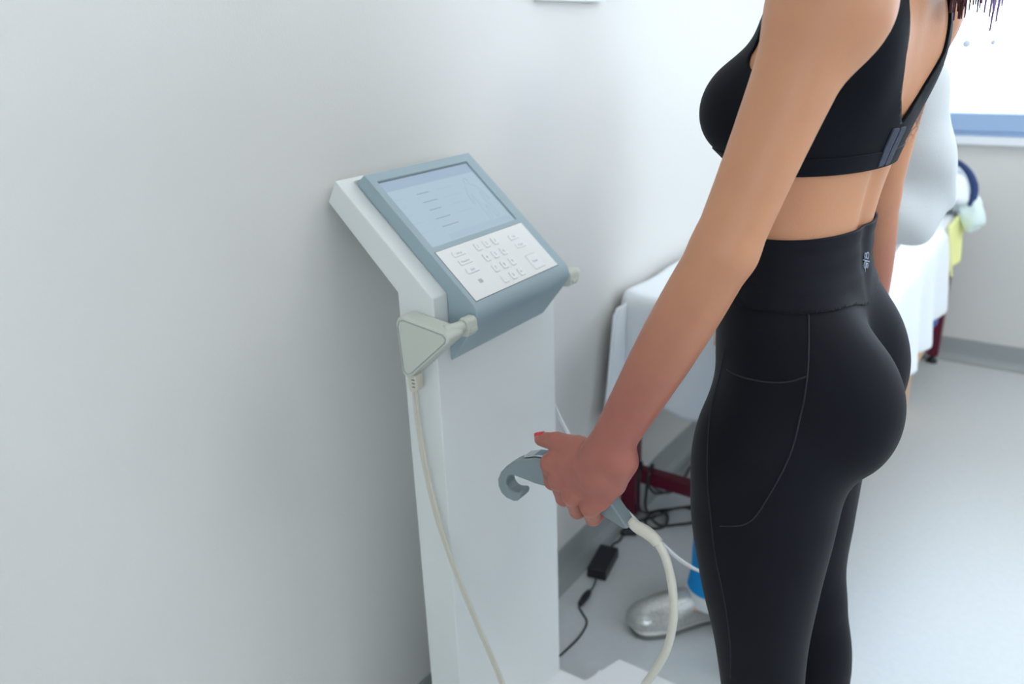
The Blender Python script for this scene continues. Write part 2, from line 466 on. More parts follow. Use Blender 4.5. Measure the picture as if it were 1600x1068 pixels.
M['screen_ink'] = node_mat('lcd_text', srgb(60, 80, 100), .15, emit=srgb(160, 176, 192), estr=.80)
M['screen_low'] = node_mat('lcd_faint', srgb(60, 80, 100), .15, emit=srgb(186, 206, 219), estr=.86)
M['recess'] = node_mat('dark_recess', srgb(40, 50, 54), .5, bump=.02)
M['cable'] = node_mat('cream_cable', srgb(216, 210, 194), .45, bump=.03)
M['white_cable'] = node_mat('white_cable', srgb(238, 238, 238), .4, bump=.03)
M['black_cable'] = node_mat('black_rubber', srgb(26, 27, 30), .45, bump=.03)
M['black_plastic'] = node_mat('black_plastic', srgb(24, 26, 34), .38, bump=.08, bscale=700)
M['chrome'] = node_mat('steel_electrode', srgb(200, 203, 206), .22, 1., bump=.02)
M['handle'] = node_mat('grey_grip_plastic', srgb(132, 144, 146), .42, bump=.05, bscale=900)
M['bordeaux'] = node_mat('bordeaux_enamel', srgb(96, 10, 38), .30, bump=.02, bscale=300)
M['sheet'] = node_mat('white_cotton', srgb(236, 240, 243), .85, bump=.25, bscale=500, sheen=.2)
M['mattress'] = node_mat('vinyl_mattress', srgb(200, 204, 210), .5, bump=.05)
M['yellow'] = node_mat('pale_yellow_cloth', srgb(238, 236, 160), .85, bump=.25, bscale=400)
M['navy'] = node_mat('navy_cloth', srgb(34, 58, 104), .8, bump=.3, bscale=300)
M['pale_green'] = node_mat('pale_green_cloth', srgb(224, 238, 237), .8, bump=.25, bscale=300)
M['blue_bag'] = node_mat('blue_bag', srgb(50, 92, 168), .5, bump=.2, bscale=200)
M['dark_teal'] = node_mat('dark_teal_fabric', srgb(58, 84, 96), .8, bump=.2)
M['kraft'] = node_mat('kraft_board', srgb(214, 178, 140), .75, bump=.15, bscale=200, var=.06)
M['coat'] = node_mat('white_coat_cotton', srgb(212, 216, 217), .8, bump=.3, bscale=600, sheen=.2)
M['scrub'] = node_mat('blue_scrub_cotton', srgb(0, 150, 228), .8, bump=.3, bscale=500)
M['clog'] = node_mat('silver_leather', srgb(206, 206, 200), .30, .6, bump=.0)
M['key_gap_shade'] = node_mat('key_gap_shadow', srgb(120, 124, 122), .7, bump=.02)  # grey ring painted round each key in place of the gap's shadow
M['sole'] = node_mat('pale_sole', srgb(226, 225, 216), .6, bump=.1)
M['sole_low'] = node_mat('grey_outsole', srgb(120, 120, 116), .7, bump=.1)
M['legging'] = node_mat('black_stretch_knit', srgb(15, 16, 24), .68, bump=.12, bscale=1600, sheen=.05, spec=.16)
M['bra'] = node_mat('black_smooth_knit', srgb(6, 10, 19), .66, bump=.10, bscale=1800, sheen=.02, spec=.15)
M['hook'] = node_mat('grey_hook_tape', srgb(52, 58, 76), .7, bump=.2, bscale=900)
M['seam'] = node_mat('black_thread', srgb(26, 29, 37), .7, bump=.1)
M['emblem'] = node_mat('grey_reflective_print', srgb(156, 164, 182), .5, bump=.02)
M['nail'] = node_mat('red_nail_varnish', srgb(214, 20, 40), .18, coat=.5)
M['hair'] = node_mat('dark_red_hair', srgb(74, 34, 42), .45, bump=.4, bscale=60, stretch=(18, 18, 1.5))
M['purple_hair'] = node_mat('purple_hair_tips', srgb(150, 122, 172), .45, bump=.3, bscale=60, stretch=(18, 18, 1.5))
M['nurse_hair'] = node_mat('brown_hair', srgb(62, 44, 34), .5, bump=.4, bscale=60, stretch=(18, 18, 1.5))
M['eye'] = node_mat('eye_white', srgb(232, 230, 226), .2)
M['lip'] = node_mat('lip_skin', srgb(186, 104, 98), .45, bump=.05)
M['grey_ball'] = node_mat('grey_cord_weight', srgb(216, 222, 236), .4, bump=.02)
M['lamp'] = node_mat('fill_diffuser', (1, 1, 1), .6, emit=(.93, .97, 1.0), estr=2.0)
# silver clog: woven leather relief
nt = M['clog'].node_tree; ck = nt.nodes.new('ShaderNodeTexVoronoi'); ck.inputs['Scale'].default_value = 270
tc = nt.nodes.new('ShaderNodeTexCoord'); nt.links.new(tc.outputs['Object'], ck.inputs['Vector'])
bp = nt.nodes.new('ShaderNodeBump'); bp.inputs['Strength'].default_value = .8; bp.inputs['Distance'].default_value = .0012
cr = nt.nodes.new('ShaderNodeMapRange'); cr.inputs[1].default_value = .18; cr.inputs[2].default_value = .30; nt.links.new(ck.outputs['Distance'], cr.inputs[0])
cm = nt.nodes.new('ShaderNodeMix'); cm.data_type = 'RGBA'; cm.inputs['A'].default_value = (*srgb(120, 120, 116), 1); cm.inputs['B'].default_value = (*srgb(206, 206, 200), 1)
nt.links.new(cr.outputs[0], cm.inputs['Factor']); nt.links.new(cm.outputs['Result'], nt.nodes['Principled BSDF'].inputs['Base Color'])
nt.links.new(cr.outputs[0], bp.inputs['Height']); nt.links.new(bp.outputs['Normal'], nt.nodes['Principled BSDF'].inputs['Normal'])
# window glass: thin clear pane
g = bpy.data.materials.new('window_glass'); g.use_nodes = True; nt = g.node_tree; nt.nodes.clear()
o_ = nt.nodes.new('ShaderNodeOutputMaterial'); tr = nt.nodes.new('ShaderNodeBsdfTransparent'); gl = nt.nodes.new('ShaderNodeBsdfGlossy'); gl.inputs['Roughness'].default_value = .02
fr = nt.nodes.new('ShaderNodeFresnel'); fr.inputs[0].default_value = 1.3; mx = nt.nodes.new('ShaderNodeMixShader')
nt.links.new(fr.outputs[0], mx.inputs[0]); nt.links.new(tr.outputs[0], mx.inputs[1]); nt.links.new(gl.outputs[0], mx.inputs[2]); nt.links.new(mx.outputs[0], o_.inputs[0])
M['glass'] = g
def skin_mat(name, base, red, wrists, tattoo=None):
    """skin: mottled, redder towards the hands; positions are those of the body's own coordinates"""
    m = node_mat(name, base, .46, bump=.10, bscale=420, spec=.4, sss=.12)
    nt = m.node_tree; b = nt.nodes['Principled BSDF']; tc = nt.nodes.new('ShaderNodeTexCoord')
    n = nt.nodes.new('ShaderNodeTexNoise'); n.inputs['Scale'].default_value = 26; n.inputs['Detail'].default_value = 5
    nt.links.new(tc.outputs['Object'], n.inputs['Vector'])
    fac = None
    for wpos in wrists:
        d = nt.nodes.new('ShaderNodeVectorMath'); d.operation = 'DISTANCE'; d.inputs[1].default_value = wpos
        nt.links.new(tc.outputs['Object'], d.inputs[0])
        r = nt.nodes.new('ShaderNodeMapRange'); r.inputs[1].default_value = .36; r.inputs[2].default_value = .05; r.interpolation_type = 'SMOOTHSTEP'
        nt.links.new(d.outputs['Value'], r.inputs[0])
        if fac is None: fac = r.outputs[0]
        else:
            a = nt.nodes.new('ShaderNodeMath'); a.operation = 'MAXIMUM'; nt.links.new(fac, a.inputs[0]); nt.links.new(r.outputs[0], a.inputs[1]); fac = a.outputs[0]
    mxn = nt.nodes.new('ShaderNodeMath'); mxn.operation = 'MULTIPLY_ADD'; mxn.inputs[1].default_value = .35; mxn.inputs[2].default_value = -.17
    nt.links.new(n.outputs['Fac'], mxn.inputs[0])
    ad = nt.nodes.new('ShaderNodeMath'); ad.operation = 'ADD'; ad.use_clamp = True; nt.links.new(mxn.outputs[0], ad.inputs[0]); nt.links.new(fac, ad.inputs[1])
    mx = nt.nodes.new('ShaderNodeMix'); mx.data_type = 'RGBA'; mx.inputs['A'].default_value = (*base, 1); mx.inputs['B'].default_value = (*red, 1)
    nt.links.new(ad.outputs[0], mx.inputs['Factor'])
    last = mx.outputs['Result']
    if tattoo:
        d = nt.nodes.new('ShaderNodeVectorMath'); d.operation = 'DISTANCE'; d.inputs[1].default_value = tattoo; nt.links.new(tc.outputs['Object'], d.inputs[0])
        r = nt.nodes.new('ShaderNodeMapRange'); r.inputs[1].default_value = .045; r.inputs[2].default_value = .02; nt.links.new(d.outputs['Value'], r.inputs[0])
        v = nt.nodes.new('ShaderNodeTexVoronoi'); v.feature = 'DISTANCE_TO_EDGE'; v.inputs['Scale'].default_value = 85; nt.links.new(tc.outputs['Object'], v.inputs['Vector'])
        r2 = nt.nodes.new('ShaderNodeMapRange'); r2.inputs[1].default_value = .14; r2.inputs[2].default_value = .05; nt.links.new(v.outputs['Distance'], r2.inputs[0])
        mu = nt.nodes.new('ShaderNodeMath'); mu.operation = 'MULTIPLY'; nt.links.new(r.outputs[0], mu.inputs[0]); nt.links.new(r2.outputs[0], mu.inputs[1])
        mu2 = nt.nodes.new('ShaderNodeMath'); mu2.operation = 'MULTIPLY'; mu2.inputs[1].default_value = .7; nt.links.new(mu.outputs[0], mu2.inputs[0])
        m2 = nt.nodes.new('ShaderNodeMix'); m2.data_type = 'RGBA'; m2.inputs['B'].default_value = (*srgb(70, 66, 70), 1)
        nt.links.new(last, m2.inputs['A']); nt.links.new(mu2.outputs[0], m2.inputs['Factor']); last = m2.outputs['Result']
    nt.links.new(last, b.inputs['Base Color'])
    return m
# ================================================================ the room
X1, Y0, Y1, ZC = 3.4, -2.2, 3.80, 2.7
def struct(o, label=None):
    o['kind'] = 'structure'
    if label: o['label'] = label
    return o
struct(box('floor', (-.1, Y0 - .1, -.06), (X1 + .1, Y1 + .1, 0), M['floor']), 'light grey speckled vinyl floor')
struct(box('ceiling', (-.1, Y0 - .1, ZC), (X1 + .1, Y1 + .1, ZC + .06), M['ceiling']))
struct(box('wall_left', (-.1, Y0, 0), (0, Y1, ZC), M['wall']), 'white painted wall behind the analyser and along the bed')
def wall_opening(name, a0, a1, lo, hi, z0, z1, t0, t1, axis='x', label=None):
    """wall from a0 to a1 with one opening lo..hi, z0..z1; t0..t1 is its thickness"""
    parts = []
    for (p0_, q0), (p1_, q1) in (((a0, 0), (a1, z0)), ((a0, z1), (a1, ZC)), ((a0, z0), (lo, z1)), ((hi, z0), (a1, z1))):
        v = [(p0_, t0, q0), (p1_, t0, q0), (p1_, t1, q0), (p0_, t1, q0), (p0_, t0, q1), (p1_, t0, q1), (p1_, t1, q1), (p0_, t1, q1)]
        if axis == 'y': v = [(b_, a_, c_) for a_, b_, c_ in v]
        parts.append((v, [(0, 3, 2, 1), (4, 5, 6, 7), (0, 1, 5, 4), (1, 2, 6, 5), (2, 3, 7, 6), (3, 0, 4, 7)]))
    o = multi(name, parts, M['wall'], smooth=False); fix_normals(o); struct(o, label)
VY0, VY1 = 1.0, 2.5
wall_opening('wall_back', 0, X1, 1.5, 3.1, 1.0, 2.2, Y0 - .1, Y0)
w3 = bpy.data.objects.new('fill_window_back', None); C.objects.link(w3); w3.location = (1.5, Y0, 1.0); w3['kind'] = 'structure'  # unseen window, added in the back wall to let in fill light
for lo, hi in (((1.5, Y0 - .06, 1.0), (3.1, Y0 + .01, 1.06)), ((1.5, Y0 - .06, 2.14), (3.1, Y0 + .01, 2.2)), ((1.5, Y0 - .06, 1.06), (1.56, Y0 + .01, 2.14)), ((3.04, Y0 - .06, 1.06), (3.1, Y0 + .01, 2.14))):
    box('window_frame', lo, hi, M['frame'], w3, .004)
wall_opening('wall_right', Y0, Y1, VY0, VY1, 1.0, 2.2, X1, X1 + .1, 'y')
w2 = bpy.data.objects.new('fill_window_right', None); C.objects.link(w2); w2.location = (X1, VY0, 1.0); w2['kind'] = 'structure'  # added opening out of view, brightens the room from the right
for lo, hi in (((X1 - .01, VY0, 1.0), (X1 + .06, VY1, 1.06)), ((X1 - .01, VY0, 2.14), (X1 + .06, VY1, 2.2)), ((X1 - .01, VY0, 1.06), (X1 + .06, VY0 + .06, 2.14)), ((X1 - .01, VY1 - .06, 1.06), (X1 + .06, VY1, 2.14))):
    box('window_frame', lo, hi, M['frame'], w2, .004)
WX0, WX1, WZ0, WZ1 = .30, 2.80, .93, 2.35
wall_opening('wall_far', 0, X1, WX0, WX1, WZ0, WZ1, Y1, Y1 + .12, 'x', 'white wall with the window above the bed foot')
# coved vinyl skirting, rounded into the floor
def skirt(name, a, b, nrm, label):
    prof = [(0.0, 0.0), (.040, .0), (.030, .0018), (.020, .0065), (.012, .015), (.006, .028), (.004, .045), (.004, .097), (.002, .1), (0, .1)]
    a = Vector(a); b = Vector(b); nv = Vector(nrm)
    v = [a + nv * p[0] + Vector((0, 0, p[1])) for p in prof] + [b + nv * p[0] + Vector((0, 0, p[1])) for p in prof]
    n = len(prof)
    o = mesh_obj(name, v, [(i, i + 1, i + 1 + n, i + n) for i in range(n - 1)] + [tuple(range(n)), tuple(range(2 * n - 1, n - 1, -1))], M['skirting'])
    fix_normals(o); struct(o, label)
skirt('baseboard_left', (0, Y0, .0005), (0, Y1, .0005), (1, 0, 0), 'grey coved skirting along the left wall')
skirt('baseboard_far', (0, Y1, .0005), (X1, Y1, .0005), (0, -1, 0), 'grey coved skirting under the window')
skirt('baseboard_right', (X1, Y0, .0005), (X1, Y1, .0005), (-1, 0, 0), 'grey coved skirting on the right wall')
# window: blue-grey frame, glass, white sill
win = bpy.data.objects.new('window_1', None); C.objects.link(win); win.location = (WX0, Y1, WZ0); win['kind'] = 'structure'; win['label'] = 'bright window with a blue-grey frame'
def rail(lo, hi): return box('window_frame', lo, hi, M['frame'], win, .004)
rail((WX0, Y1 - .012, .975), (WX1, Y1 + .06, 1.046)); rail((WX0, Y1 - .004, .957), (WX1, Y1 + .05, .975))
rail((WX0, Y1 - .012, WZ1 - .07), (WX1, Y1 + .06, WZ1)); rail((WX0, Y1 - .012, 1.046), (WX0 + .06, Y1 + .06, WZ1 - .07)); rail((WX1 - .06, Y1 - .012, 1.046), (WX1, Y1 + .06, WZ1 - .07))
rail((1.52, Y1 - .012, 1.046), (1.59, Y1 + .06, WZ1 - .07))
box('glass_pane', (WX0 + .06, Y1 + .02, 1.046), (1.52, Y1 + .026, WZ1 - .07), M['glass'], win)
box('glass_pane', (1.59, Y1 + .02, 1.046), (WX1 - .06, Y1 + .026, WZ1 - .07), M['glass'], win)
box('window_sill', (WX0 - .05, Y1 - .035, .925), (WX1 + .05, Y1 + .06, .957), M['sill'], win, .005)
# unseen ceiling lamps added as fill light (behind and above the camera's view)
for i, (x, y) in enumerate(((1.0, -.9), (2.4, -.9), (1.0, 1.1), (2.4, 1.1), (1.2, 2.6), (2.4, 2.5))):
    t = empty('fill_ceiling_light', 'added unseen square ceiling light panel %s' % ('above the room behind the camera', 'near the back right corner', 'above the analyser', 'by the right wall', 'above the bed', 'by the window')[i], 'ceiling light', (x, y, ZC), 'added fill light panels')
    box('frame', (x - .31, y - .31, ZC - .02), (x + .31, y + .31, ZC), M['sill'], t, .004)
    box('diffuser', (x - .29, y - .29, ZC - .024), (x + .29, y + .29, ZC - .0201), M['lamp'], t)
    area('fill_ceiling_lamp', (x, y, ZC - .04), .56, (1.2, 1.6, 1.2, 3.0, 4.5, 18.0)[i], (1.0, .995, .97))
# blind cords with ball weights in front of the window
for x, z, r, lab in ((.524, 1.309, .0165, 'grey ball weight on a thin blind cord, the larger of two'), (.612, 1.312, .0125, 'small grey ball weight on a thin blind cord, further right')):
    t = empty('blind_cord', lab, 'blind cord', (x, 3.70, z), None)
    ball = bpy.data.meshes.new('cord_weight'); bm = bmesh.new(); bmesh.ops.create_uvsphere(bm, u_segments=16, v_segments=10, radius=r); bmesh.ops.translate(bm, verts=bm.verts, vec=(x, 3.70, z)); bm.to_mesh(ball); bm.free()
    link_me('cord_weight', ball, M['grey_ball'], t, True)
    tube('cord', [(x, 3.70, z + r * .8), (x, 3.70, 1.8), (x, 3.74, 2.33)], .0012, M['white_cable'], t, 6, 3)
    box('cord_hook', (x - .008, 3.73, 2.32), (x + .008, 3.80, 2.345), M['sill'], t, .002)
# shallow white board high on the left wall, only its lower edge in view
t = empty('wall_board', 'pale wall-mounted board, only its lower edge in view at the top', 'wall board', (0, 1.62, 1.46))
box('board', (0, 1.50, 1.468), (.014, 1.76, 1.80), node_mat('grey_board', srgb(200, 208, 218), .5, bump=.02), t, .003)
box('edge_strip', (0, 1.495, 1.462), (.018, 1.765, 1.4675), M['device_white'], t, .001)
# ================================================================ body composition analyser
an = empty('body_composition_analyzer', 'tall white body composition analyser with a grey slanted display head, against the left wall', 'body analyzer', (.17, 1.05, 0))
YA, YB = .882, 1.223
col_prof = [(.004, 1.160), (.025, 1.196), (.210, 1.031), (.2105, .060), (.138, .060), (.138, 1.030)]
col = prism('column', col_prof, YA, YB, M['device_white'], an, .0025, 3)
# footplate widening in front of the column
plate = [(.10, YA), (.272, YA), (.305, .779), (.86, .779), (.86, 1.327), (.305, 1.327), (.272, 1.228), (.10, 1.228)]
prism('base_plate', plate, .004, .060, M['panel'], an, .006, 3, axis='z')
prism('base_trim', [(.286, .83), (.86, .83), (.86, 1.268), (.286, 1.268)], .0602, .0622, M['panel'], an, .0008, 2, axis='z')
for s, yc in ((1, .958), (-1, 1.160)):
    a = [(.560 + .1 * math.cos(t) * .9, yc + .042 * math.sin(t)) for t in np.linspace(0, 2 * math.pi, 28, endpoint=False)]
    prism('foot_electrode', a, .0622, .0645, M['chrome'], an, .0006, 2, axis='z')
    a = [(.752 + .045 * math.cos(t), yc + .036 * math.sin(t)) for t in np.linspace(0, 2 * math.pi, 24, endpoint=False)]
    prism('heel_electrode', a, .0622, .0645, M['chrome'], an, .0006, 2, axis='z')
# small grey marking on the slanted top of the column
box('top_mark', (.034, .914, 1.1905), (.040, .932, 1.1908), M['ink'], an)
# display head
GY0, GY1 = .914, 1.183
O = Vector((.057, GY0, 1.202)); D = Vector((.262 - .057, 0, 1.020 - 1.202)); D.normalize(); U = Vector((0, 1, 0)); N = Vector((-D.z, 0, D.x))
def fp(u, v, n=0.): return O + U * u + D * v + N * n
nose = []
p0 = np.array((.2545, 1.0267)); p3 = np.array((.2560, .9775)); c1 = np.array((.2720, 1.011)); c2 = np.array((.2740, 1.000))
for t in np.linspace(0, 1, 12):
    q = (1 - t)**3 * p0 + 3 * (1 - t)**2 * t * c1 + 3 * (1 - t) * t * t * c2 + t**3 * p3; nose.append((q[0], q[1]))
# head shell with a real recess for the screen: side profile, plus front face rebuilt as a ring around the opening
head_prof = [(.0395, 1.1865), (.057, 1.202)] + nose + [(.2112, .9195), (.2112, 1.031)]
n = len(head_prof)
SU0, SU1, SV0, SV1 = .0145, .2445, .0175, .1590
vs = [(p[0], GY0, p[1]) for p in head_prof] + [(p[0], GY1, p[1]) for p in head_prof]
fs = []
for i in range(n):
    if i == 1: continue                      # the slanted front is made below
    j = (i + 1) % n; fs.append((i, i + n, j + n, j))
fs += [tuple(range(n)), tuple(range(2 * n - 1, n - 1, -1))]
b = len(vs); W_ = GY1 - GY0
ring = [fp(SU0, SV0), fp(SU1, SV0), fp(SU1, SV1), fp(SU0, SV1)]; dep = [p - N * .0045 for p in ring]
vs += [tuple(p) for p in ring] + [tuple(p) for p in dep]
oc = [1, 1 + n, 2 + n, 2]
for k in range(4):
    fs.append((oc[k], oc[(k + 1) % 4], b + (k + 1) % 4, b + k)); fs.append((b + k, b + (k + 1) % 4, b + 4 + (k + 1) % 4, b + 4 + k))
fs.append((b + 4, b + 5, b + 6, b + 7))
head = mesh_obj('display_head', vs, fs, M['device_gray'], an, label='blue-grey display head'); fix_normals(head); bevel(head, .0016, 3, 35)
def plate_on(name, u0, u1, v0, v1, n0, n1, mat, parent, bev=0.):
    return frame_box(name, O, U, D, N, (u0, u1), (v0, v1), (n0, n1), mat, parent, bev)
plate_on('gasket', SU0 + .0004, SU1 - .0004, SV0 + .0004, SV1 - .0004, -.0044, -.0040, M['recess'], head)
scr = plate_on('screen', SU0 + .0012, SU1 - .002, SV0 + .0022, SV1 - .0004, -.0040, -.0032, M['screen'], an)
scr['label'] = 'pale blue lit screen'
plate_on('header_band', .0160, .2415, .0200, .0400, -.0032, -.0031, M['screen_band'], scr)
plate_on('footer_band', .070, .2380, .1440, .1555, -.0032, -.0031, M['screen_low'], scr)
def dashes(name, rows, mat, h=.0016):
    for u0, u1, v in rows:
        parts = []
        q = [fp(u0, v - h / 2, -.00305), fp(u1, v - h / 2, -.00305), fp(u1, v + h / 2, -.00305), fp(u0, v + h / 2, -.00305)]
        q2 = [p - N * .00012 for p in q]
        mesh_obj(name, q + q2, [(0, 1, 2, 3), (0, 4, 5, 1), (1, 5, 6, 2), (2, 6, 7, 3), (3, 7, 4, 0)], mat, scr)
dashes('text_line', [(.074, .104, .0575), (.073, .109, .0755), (.073, .103, .0925), (.071, .108, .1112), (.071, .113, .1282)], M['screen_ink'])
dashes('label_line', [(.021, .043, .0585), (.025, .033, .0752), (.022, .032, .0925), (.018, .044, .1095), (.017, .054, .1285), (.125, .165, .058), (.125, .175, .0755), (.13, .17, .0925), (.128, .166, .1112)], M['screen_low'], .002)
# faint standing-figure outline on the right of the screen
fig = [(.205, .048), (.199, .054), (.201, .063), (.190, .068), (.184, .082), (.180, .104), (.184, .105), (.191, .085), (.193, .100), (.190, .120), (.189, .141), (.196, .141), (.203, .112), (.210, .141), (.217, .141), (.216, .118), (.212, .098), (.215, .084), (.223, .104), (.227, .103), (.222, .080), (.216, .068), (.207, .063), (.211, .055), (.205, .048)]
multi('figure_outline', [tube_data([np.array(fp(u, v, -.0029)) for u, v in fig], .0005, 5)], M['screen_low'], scr)
# keypad
kp = plate_on('keypad_panel', .0105, .2450, .1695, .2700, -.0004, .0009, M['panel'], an, .0003)
kp['label'] = 'white keypad plate with raised keys'
plate_on('panel_shadow_gap', .0098, .2457, .1688, .2707, -.0005, .0003, M['recess'], kp)
def rounded(hu, hv, r, seg=4):
    out = []
    for cx, cy, a0 in ((hu - r, hv - r, 0), (-hu + r, hv - r, 90), (-hu + r, -hv + r, 180), (hu - r, -hv + r, 270)):
        for k in range(seg + 1):
            a = math.radians(a0 + 90 * k / seg); out.append((cx + r * math.cos(a), cy + r * math.sin(a)))
    return out
def glyphs(txt, size):
    c = bpy.data.curves.new('t', 'FONT'); c.body = txt; c.size = size; c.align_x = 'CENTER'; c.align_y = 'CENTER'; c.resolution_u = 2
    o = bpy.data.objects.new('t', c); C.objects.link(o)
    bpy.context.view_layer.update(); me = bpy.data.meshes.new_from_object(o)
    v = [tuple(p.co) for p in me.vertices]; f = [tuple(p.vertices) for p in me.polygons]
    bpy.data.objects.remove(o); bpy.data.meshes.remove(me)
    return v, f
def key(name, u, v, hu, hv, r, h, txt, size, label=None, mat='key'):
    n0 = .0009
    loops = [(1.14, .0004), (1.04, .00042), (1, .0002), (1, h * .62), (.93, h * .92), (.84, h)]
    vs, fs = [], []
    base = rounded(hu, hv, r)
    m_ = len(base)
    for sc, hh in loops:
        ins = (1 - sc) * min(hu, hv)
        for a, b_ in base: vs.append(fp(u + a * (hu - ins) / hu, v + b_ * (hv - ins) / hv, n0 + hh - .0003))
    for L_ in range(len(loops) - 1):
        for k in range(m_): fs.append((L_ * m_ + k, L_ * m_ + (k + 1) % m_, (L_ + 1) * m_ + (k + 1) % m_, (L_ + 1) * m_ + k))
    fs.append(tuple((len(loops) - 1) * m_ + k for k in range(m_)))
    nk = len(fs)
    if txt:
        gv, gf = glyphs(txt, size); o_ = len(vs)
        vs += [fp(u + a, v - b_, n0 + h - .0003 + .00006) for a, b_, _ in gv]; fs += [tuple(i + o_ for i in q) for q in gf]
    o = mesh_obj(name, vs, fs, [M[mat], M['ink'], M['key_gap_shade']], kp); fix_normals(o)
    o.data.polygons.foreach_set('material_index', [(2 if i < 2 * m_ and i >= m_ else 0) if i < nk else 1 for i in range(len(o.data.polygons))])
    sm = [False] * len(o.data.polygons); 
    for i in range(nk - 1): sm[i] = True
    o.data.polygons.foreach_set('use_smooth', sm)
    if label: o['label'] = label
    return o
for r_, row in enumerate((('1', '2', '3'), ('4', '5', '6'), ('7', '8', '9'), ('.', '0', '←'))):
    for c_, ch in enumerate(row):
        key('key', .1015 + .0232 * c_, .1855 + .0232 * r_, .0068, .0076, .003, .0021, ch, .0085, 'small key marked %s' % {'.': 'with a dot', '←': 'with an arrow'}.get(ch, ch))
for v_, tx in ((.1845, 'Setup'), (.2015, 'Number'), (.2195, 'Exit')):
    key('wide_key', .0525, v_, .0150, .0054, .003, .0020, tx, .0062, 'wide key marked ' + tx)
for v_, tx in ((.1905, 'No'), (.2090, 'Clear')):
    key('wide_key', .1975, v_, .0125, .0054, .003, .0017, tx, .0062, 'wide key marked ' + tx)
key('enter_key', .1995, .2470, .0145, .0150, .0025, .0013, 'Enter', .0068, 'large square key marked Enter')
for k in range(3):
    plate_on('speaker_slot', .0475 + .003 * k, .0486 + .003 * k, .2385, .2455, .0009, .00105, M['dark_ink'], kp)
# side docks: flat triangular housing, neck and clip, cable with strain relief
def dock(my, side):
    """my maps y; side: +1 = near (left) dock, mirrored for the far one"""
    def T(prof, y0, y1, name, mat, bev, par=an, seg=4):
        a, b_ = sorted((my(y0), my(y1)))
        return prism(name, prof, a, b_, mat, par, bev, seg)
    tri0 = [(.1625, .994), (.1665, 1.004), (.176, 1.007), (.262, .996), (.268, .990), (.266, .983), (.186, .912), (.176, .907), (.168, .912)]
    tri = [(p[0] + 0.0, p[1]) for p in tri0]
    d = T(tri, .846, .8815, 'handle_dock', M['dock'], .0045)
    d['label'] = 'cream triangular side dock, %s side' % ('near' if side > 0 else 'far')
    c = np.mean(np.array(tri), 0)
    inner = [(c[0] + (p[0] - c[0]) * .86, c[1] + (p[1] - c[1]) * .86) for p in tri]
    T(inner, .8452, .847, 'cover_plate', M['dock'], .0007, d, 2)
    multi('cover_groove', [tube_data([np.array((c[0] + (p[0] - c[0]) * .885, my(.8458), c[1] + (p[1] - c[1]) * .885)) for p in tri + tri[:1]], .0006, 6)], M['ink'], d)
    # neck and clip that plug into the side of the display head
    ne = tube('clip_neck', [(.246, my(.864), .990), (.254, my(.876), .9925), (.259, my(.890), .9935)], [.0110, .0095, .0090], M['dock'], d, 14, 5)
    cl = T([(.2495, .980), (.2485, .999), (.2535, 1.0055), (.264, 1.0065), (.2700, 1.001), (.2708, .984), (.266, .977), (.254, .9755)], .889, .912, 'clip', M['dock'], .003, d)
    T([(.2705, .9835), (.2705, .9905), (.2723, .9900), (.2723, .9840)], .8925, .909, 'release_button', M['dock'], .0008, d, 2)
    sr = T([(.1690, .9085), (.1860, .9105), (.1870, .8850), (.1800, .8795), (.1715, .8800)], .8540, .8740, 'strain_relief', M['cable'], .0025, d)
    for k in range(3): T([(.1790, .9025 - .006 * k), (.1850, .9030 - .006 * k), (.1850, .9018 - .006 * k), (.1790, .9013 - .006 * k)], .8532, .8545, 'relief_slot', M['dark_ink'], .0, sr)
    return d
dl = dock(lambda y: y, 1)
# far side: only the clip shows past the head; its cable drops behind the column
myf = lambda y: GY0 + GY1 - y
a_, b_ = sorted((myf(.884), myf(.9135)))
fc = prism('clip', [(.2495, .980), (.2485, .999), (.2535, 1.0055), (.264, 1.0065), (.2700, 1.001), (.2708, .984), (.266, .977), (.254, .9755)], a_, b_, M['dock'], an, .003, label='cream clip on the far side of the display head')
tube('clip_neck', [(.2590, 1.200, .9930), (.2560, 1.222, .9925), (.2500, 1.236, .9915)], [.0105, .0100, .0065], M['dock'], fc, 14, 5)
prism('release_button', [(.2705, .9835), (.2705, .9905), (.2723, .9900), (.2723, .9840)], 1.188, 1.204, M['dock'], fc, .0008, 2)
near_path = [(.1765, .862, .885), (.180, .860, .820), (.190, .859, .740), (.206, .858, .665), (.232, .859, .580), (.266, .860, .497), (.324, .860, .368), (.37, .862, .22), (.40, .868, .10), (.40, .89, .068)]
cb = [tube_data(catmull([np.array(p) + np.array(o_) for p in near_path], 8), .0029, 8) for o_ in ((-.0027, 0, -.001), (.0027, 0, .001))]
multi('dock_cable', cb, M['cable'], an, label='flat twin cream cable hanging from the near dock')
dxr, dzr = WR_R[0] - WR_L[0], WR_R[2] - WR_L[2]
far_path = [(.160, 1.232, .93), (.165, 1.238, .85), (.178, 1.246, .74), (.193, 1.25, .693), (.218, 1.252, .647), (.284, 1.262, .552), (.360, 1.275, .478), (.412, 1.285, .438), (.445, 1.29, .413), (.470, 1.295, .398), (.495, 1.30, .390), (.522, 1.302, .400), (.600, 1.31, .46), (.690, 1.305, .60), (.750, 1.296, .785)]
cb = [tube_data(catmull([np.array(p) + np.array(o_) for p in far_path], 8), .0023, 8) for o_ in ((-.0022, 0, -.001), (.0022, 0, .001))]
multi('dock_cable', cb, M['white_cable'], an, label='pale twin cable from the far side of the column to the far hand electrode')
